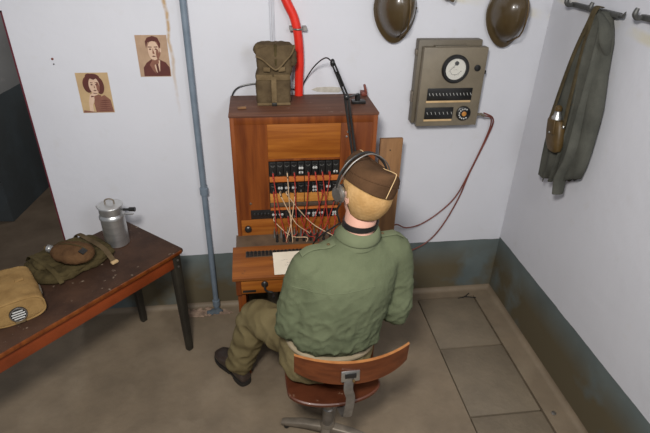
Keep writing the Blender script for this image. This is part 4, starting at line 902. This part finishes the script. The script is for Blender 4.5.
for sd, S_ in ((-1, LS), (1, RS)):
    a0 = V((.358, 1.655, 1.3)) + bx * sd * .095; a1 = S_ + bx * sd * .035 + V((0, 0, .25)); a1.z = 1.3
    P = [on_shirt(a0.lerp(a1, k / 6)) + V((0, 0, .004)) for k in range(7)]
    ep = mk('epaulette', ribbon(P, .019, .0035, by), 'shirt2', shirt)
    b = MB(); b.ell(P[1] + V((0, 0, .005)), (.007, .007, .0035), n=14, m=8); mk('button', b, 'leather', ep)
P = [on_shirt(V((.330, 1.2, 1.0)) + bx * s_, by) - by * .0005 for s_ in [-.15 + .02 * k for k in range(16)]]
P = [p for p in P if p.y > 1.3]
b = MB(); b.tube(P, .0022, 6); mk('yoke_seam', b, 'shirt2', shirt)

P = []
for k in range(12):
    z = 1.10 - .034 * k; c_ = V((.345 - .0065 * k, 1.645 - .001 * k, z)); P.append(on_shirt(c_ + by * .5, -by))
pk = mk('placket', ribbon([p + by * .003 for p in P], .016, .003, bx), 'shirt2', shirt)
for k in range(1, 11, 2):
    b = MB(); b.ell(P[k] + by * .008, (.007, .004, .007), n=14, m=8); mk('button', b, 'leather', pk)
for sd in (-1, 1):
    pc_ = on_shirt(V((.325, 1.645, .97)) + bx * sd * .10 + by * .5, -by)
    b = MB(); b.box(pc_ + V((0, 0, -.02)), (.10, .012, .11), rotz(ang - sd * .42), .005); mk('chest_pocket', b, 'shirt2', shirt)
    b = MB(); b.box(pc_ + V((0, 0, .03)) + by * .003, (.105, .014, .04), rotz(ang - sd * .42), .005); mk('pocket_flap', b, 'shirt2', shirt)

# --- trousers
def tfold(p, n_):
    q = V((p.x * 11, p.y * 11, p.z * 9)); f_ = .008 * noise.noise(q) + .006 * (1 - abs(noise.noise(V((p.x * 15 + 3, p.y * 9, p.z * 15)))) * 3)
    return f_ - .003
b = MB()
b.loft([((.246, 1.672, .484), bx, by, .165, .13), ((.246, 1.668, .50), bx, by, .205, .165), ((.248, 1.660, .55), bx, by, .212, .172), ((.250, 1.656, .61), bx, by, .200, .155), ((.258, 1.652, .67), bx, by, .178, .135), ((.264, 1.650, .722), bx, by, .160, .118)], 36, 2.4)
for H_, K_, A_, sd in ((LH, LK, LA, -1), (RH, RK, RA, 1)):
    b.tube([H_ * .6 + V((.25, 1.68, .565)) * .4, H_, (H_ + K_) / 2 + V((0, 0, .0)), K_ + V((0, 0, 0)), K_ * .7 + A_ * .3, K_ * .3 + A_ * .7, A_ + V((0, 0, -.005))], [.092, .094, .094,   .088, .086, .080, .076], 24, smooth=4)
tr = mk('trousers', b, 'trouser', person); remesh(tr, .0075, 4, tfold)
b = MB(); b.tube([V((.266, 1.638, .640)) + (bx + V((0, 0, -.16))) * .188 * math.cos(a) + by * .142 * math.sin(a) for a in [2 * PI * i / 48 for i in range(49)]], .013, 10, flat=1, cap=False); mk('waistband', b, 'belt', tr)
# --- shoes
for A_, D_ in ((LA, LD), (RA, RD)):
    S = V((D_.y, -D_.x, 0)); g0 = V((A_.x, A_.y, 0))
    b = MB(); st = [(-.075, .022, .020, .060), (-.068, .032, .030, .068), (-.03, .038, .040, .078), (.03, .037, .040, .075), (.08, .044, .036, .060), (.13, .052, .030, .046), (.175, .050, .027, .043), (.205, .036, .022, .038), (.215, .018, .012, .032)]
    b.loft([(g0 + D_ * x + V((0, 0, .018 + h)), S, bz, w, h) for x, w, h, _ in st], 24, 2.6)
    b.loft([(g0 - D_ * .030 + V((0, 0, .06)), S, D_, .036, .044), (g0 - D_ * .022 + V((0, 0, .10)), S, D_, .040, .046), (g0 - D_ * .018 + V((0, 0, .135)), S, D_, .041, .046)], 20)
    sh = mk('shoe', b, 'shoe', person); remesh(sh, .005, 3)
    outl = smoothpoly([(-.082, 0), (-.072, .030), (-.03, .040), (.03, .036), (.09, .049), (.14, .056), (.19, .046), (.222, .018), (.222, -.018), (.19, -.046), (.14, -.054), (.09, -.046), (.03, -.036), (-.03, -.040), (-.072, -.030)], 3)
    b = MB(); b.prism(outl, g0 + V((0, 0, .012)), D_, S, (0, 0, .014)); b.prism([(x, y) for x, y in outl if x < .01] , g0 + V((0, 0, .0005)), D_, S, (0, 0, .012)); b.prism([(x, y * .95) for x, y in outl if x > .05], g0 + V((0, 0, .0005)), D_, S, (0, 0, .012)); mk('sole', b, 'sole', sh)
    b = MB()
    for k in range(4):
        x = .035 + .02 * k; z = .018 + .079 - .007 * k + .004
        b.tube([g0 + D_ * x + S * .022 + V((0, 0, z - .010)), g0 + D_ * (x + .004) + V((0, 0, z + .002)), g0 + D_ * x - S * .022 + V((0, 0, z - .010))], .0022, 6, smooth=3)
    b.tube([g0 + D_ * .04 + V((0, 0, .1)), g0 + D_ * .055 + S * .03 + V((0, 0, .098)), g0 + D_ * .075 + S * .042 + V((0, 0, .072))], .0022, 6, smooth=4); mk('laces', b, 'sole', sh)

# ------------------------------------------------------------------ headset
t = thing('headset', HC, 'black headset with ear cups and neck strap worn over the brown cap', 'headset')
b = MB(); b.tube([HP(-.110, .026, .01), HP(-.110, .024, .06), HP(-.097, .022, .100), HP(-.060, .02, .140), HP(-.01, .02, .158), HP(.04, .02, .145), HP(.085, .022, .105), HP(.108, .024, .06), HP(.110, .026, .01)], .0055, 10, smooth=5, flat=.45, up=(0, 1, 0)); mk('headband', b, 'blackmet', t)
b = MB(); b.tube([HP(-.110, .026, .01), HP(-.112, .010, .06), HP(-.101, -.002, .100), HP(-.064, -.006, .142), HP(-.01, -.006, .162), HP(.04, -.006, .148), HP(.086, -.002, .108), HP(.110, .010, .06), HP(.110, .026, .01)], .0028, 8, smooth=5); mk('wire_band', b, 'steel', t)
for sx in (-1, 1):
    b = MB(); b.lathe([(.030, 0), (.033, .004), (.033, .014), (.028, .018), (.027, .026), (.001, .027)], HP(sx * .089, .026, .004), HR @ V((sx, -.12, 0)), 28); e = mk('ear_cup', b, 'steel', t)
    b = MB(); b.lathe([(.0345, .006), (.0345, .013)], HP(sx * .089, .026, .004), HR @ V((sx, -.12, 0)), 28); mk('metal_ring', b, 'chrome', e)
    b = MB(); b.lathe([(.032, -.010), (.035, -.002), (.033, .003)], HP(sx * .086, .026, .004), HR @ V((sx, -.12, 0)), 28); mk('ear_pad', b, 'black', e)
b = MB(); c_ = V((.371, 1.657, 1.208)); R = []
for dz, e in ((-.011, .0), (-.010, .004), (.010, .004), (.011, .0), (.009, -.004), (-.009, -.004)):
    R.append([c_ + V((dz * .2, 0, dz)) + bx * (.066 + e) * math.cos(a) + by * (.068 + e) * math.sin(a) for a in [2 * PI * i / 36 for i in range(36)]])
b.rings(R, closed=True); mk('neck_strap', b, 'black', t)
b = MB(); b.tube([HP(-.106, .0, -.025), HP(-.10, .03, -.07), c_ + bx * -.076 + by * .03], .004, 8, smooth=4); b.tube([c_ + bx * -.075 + by * .02, c_ + bx * -.15 + by * .12 + V((0, 0, -.14)), V((.24, 1.92, .86)), V((.22, 2.08, .735))], .0035, 8, smooth=6); mk('cord', b, 'black', t)
b = MB(); b.tube([HP(-.10, .02, -.01), HP(-.085, .09, -.06), HP(-.04, .13, -.072)], .003, 8, smooth=4); b.ell(HP(-.03, .135, -.072), (.016, .012, .012), HR); mk('mouth_microphone', b, 'black', t)

# ------------------------------------------------------------------ floor litter
b = MB(); b.loft([((-.345, 2.612, .004), (1, .2, 0), (-.2, 1, 0), .055, .03), ((-.345, 2.612, .016), (1, .2, 0), (-.2, 1, 0), .05, .026), ((-.35, 2.612, .024), (1, .2, 0), (-.2, 1, 0), .03, .015)], 20); o = mk('rag', b, 'rag'); remesh(o, .005, 2, wrinkle(.010, 30))
tag(o, 'small blue grey rag on the floor at the foot of the grey pipe', 'rag')
random.seed(11)
def chip(x, y, r_, m, name, label, cat, group):
    b = MB(); b.ell((0, 0, 0), (r_, r_ * random.uniform(.6, 1), r_ * .5), rotz(random.uniform(0, 3)), 8, 5)
    b.v = [V((x, y, r_ * .4)) + v * (1 + .45 * noise.noise(v * 60 + V((x * 50, y * 50, 0)))) for v in b.v]
    zmin = min(v.z for v in b.v); b.v = [v - V((0, 0, zmin - .0005)) for v in b.v]
    return tag(mk(name, b, m, smooth=20), label, cat, group)
for k in range(26):
    x = random.gauss(-.43, .07); y = random.uniform(2.575, 2.65)
    chip(x, y, random.uniform(.005, .016), 'rubble', 'mortar_crumb', 'pale crumb of broken mortar on the floor around the foot of the grey pipe', 'rubble', 'mortar crumbs by the pipe')
b = MB()
pl = [(-.15, 0), (-.12, .03), (-.05, .045), (.02, .035), (.06, .05), (.15, .035), (.2, .0), (.14, -.015), (.05, -.01), (-.03, -.022), (-.09, -.012)]
b.prism(pl, (-.43, 2.6, .0005), (1, 0, 0), (0, 1, 0), (0, 0, .004)); tag(mk('mortar_patch', b, 'rubble'), 'thin patch of broken pinkish mortar along the wall foot beside the grey pipe', 'rubble')
for k, (x, y, a) in enumerate(((1.36, 2.60, .5), (1.39, 2.58, -.4), (1.33, 2.585, .1))):
    b = MB(); d = V((math.cos(a), math.sin(a), 0)); b.tube([V((x, y, .006)) - d * .035, V((x, y, .009)), V((x, y, .006)) + d * .035 + V((0, .01, 0))], .003, 6); tag(mk('twig', b, 'sole'), 'dark twig lying on the floor in the far right corner', 'twig', 'twigs in the corner')
b = MB(); b.lathe([(.012, 0), (.013, .004), (.007, .006), (.003, .006)], (1.465, 1.615, .0005), n=16); tag(mk('washer', b, 'steel'), 'small grey washer on the floor strip beside the right wall', 'washer')

# ------------------------------------------------------------------ light, world, camera
def area(name, loc, target, size, energy, color=(1, 1, 1)):
    l = bpy.data.lights.new(name, 'AREA'); l.energy = energy; l.size = size; l.color = color; l.shape = 'DISK'
    o = bpy.data.objects.new(name, l); COL.objects.link(o); o.location = loc
    o.rotation_euler = (V(target) - V(loc)).to_track_quat('-Z', 'Y').to_euler(); return o
area('ceiling_lamp', (-.22, .05, 2.68), (.1, 2.1, .9), .34, 62, (1, .965, .92))
area('corridor_fill', (-1.5, 4.2, 2.05), (-1.5, 4.2, 0), .3, 6, (1, .95, .9))  # added fill to brighten the corridor, stands for no fixture
area('rear_ceiling_lamp', (.9, -.3, 2.7), (.3, 2.2, .6), .7, 18, (.95, .97, 1))
w = bpy.data.worlds.new('World'); bpy.context.scene.world = w; w.use_nodes = True
bg = w.node_tree.nodes['Background']; bg.inputs[0].default_value = (.86, .91, 1, 1); bg.inputs[1].default_value = .23

cam = bpy.data.cameras.new('camera'); co = bpy.data.objects.new('camera', cam); COL.objects.link(co)
R = ((0.992, -0.047, 0.120), (-0.128, -0.496, 0.859), (0.020, -0.867, -0.498))
import mathutils
rx = V([r_[0] for r_ in R]).normalized(); fw = V([r_[2] for r_ in R]).normalized(); rx = (rx - fw * rx.dot(fw)).normalized(); upv = rx.cross(fw)
co.matrix_world = Matrix.Translation((0, 0, 2.2)) @ Matrix((rx, upv, -fw)).transposed().to_4x4()
cam.sensor_width = 36; cam.lens = 504.56 / 650 * 36; cam.clip_start = .02
sc = bpy.context.scene; sc.camera = co
sc.view_settings.view_transform = 'Standard'; sc.view_settings.look = 'None'; sc.view_settings.gamma = 1; sc.view_settings.exposure = 0; sc.view_settings.use_curve_mapping = False
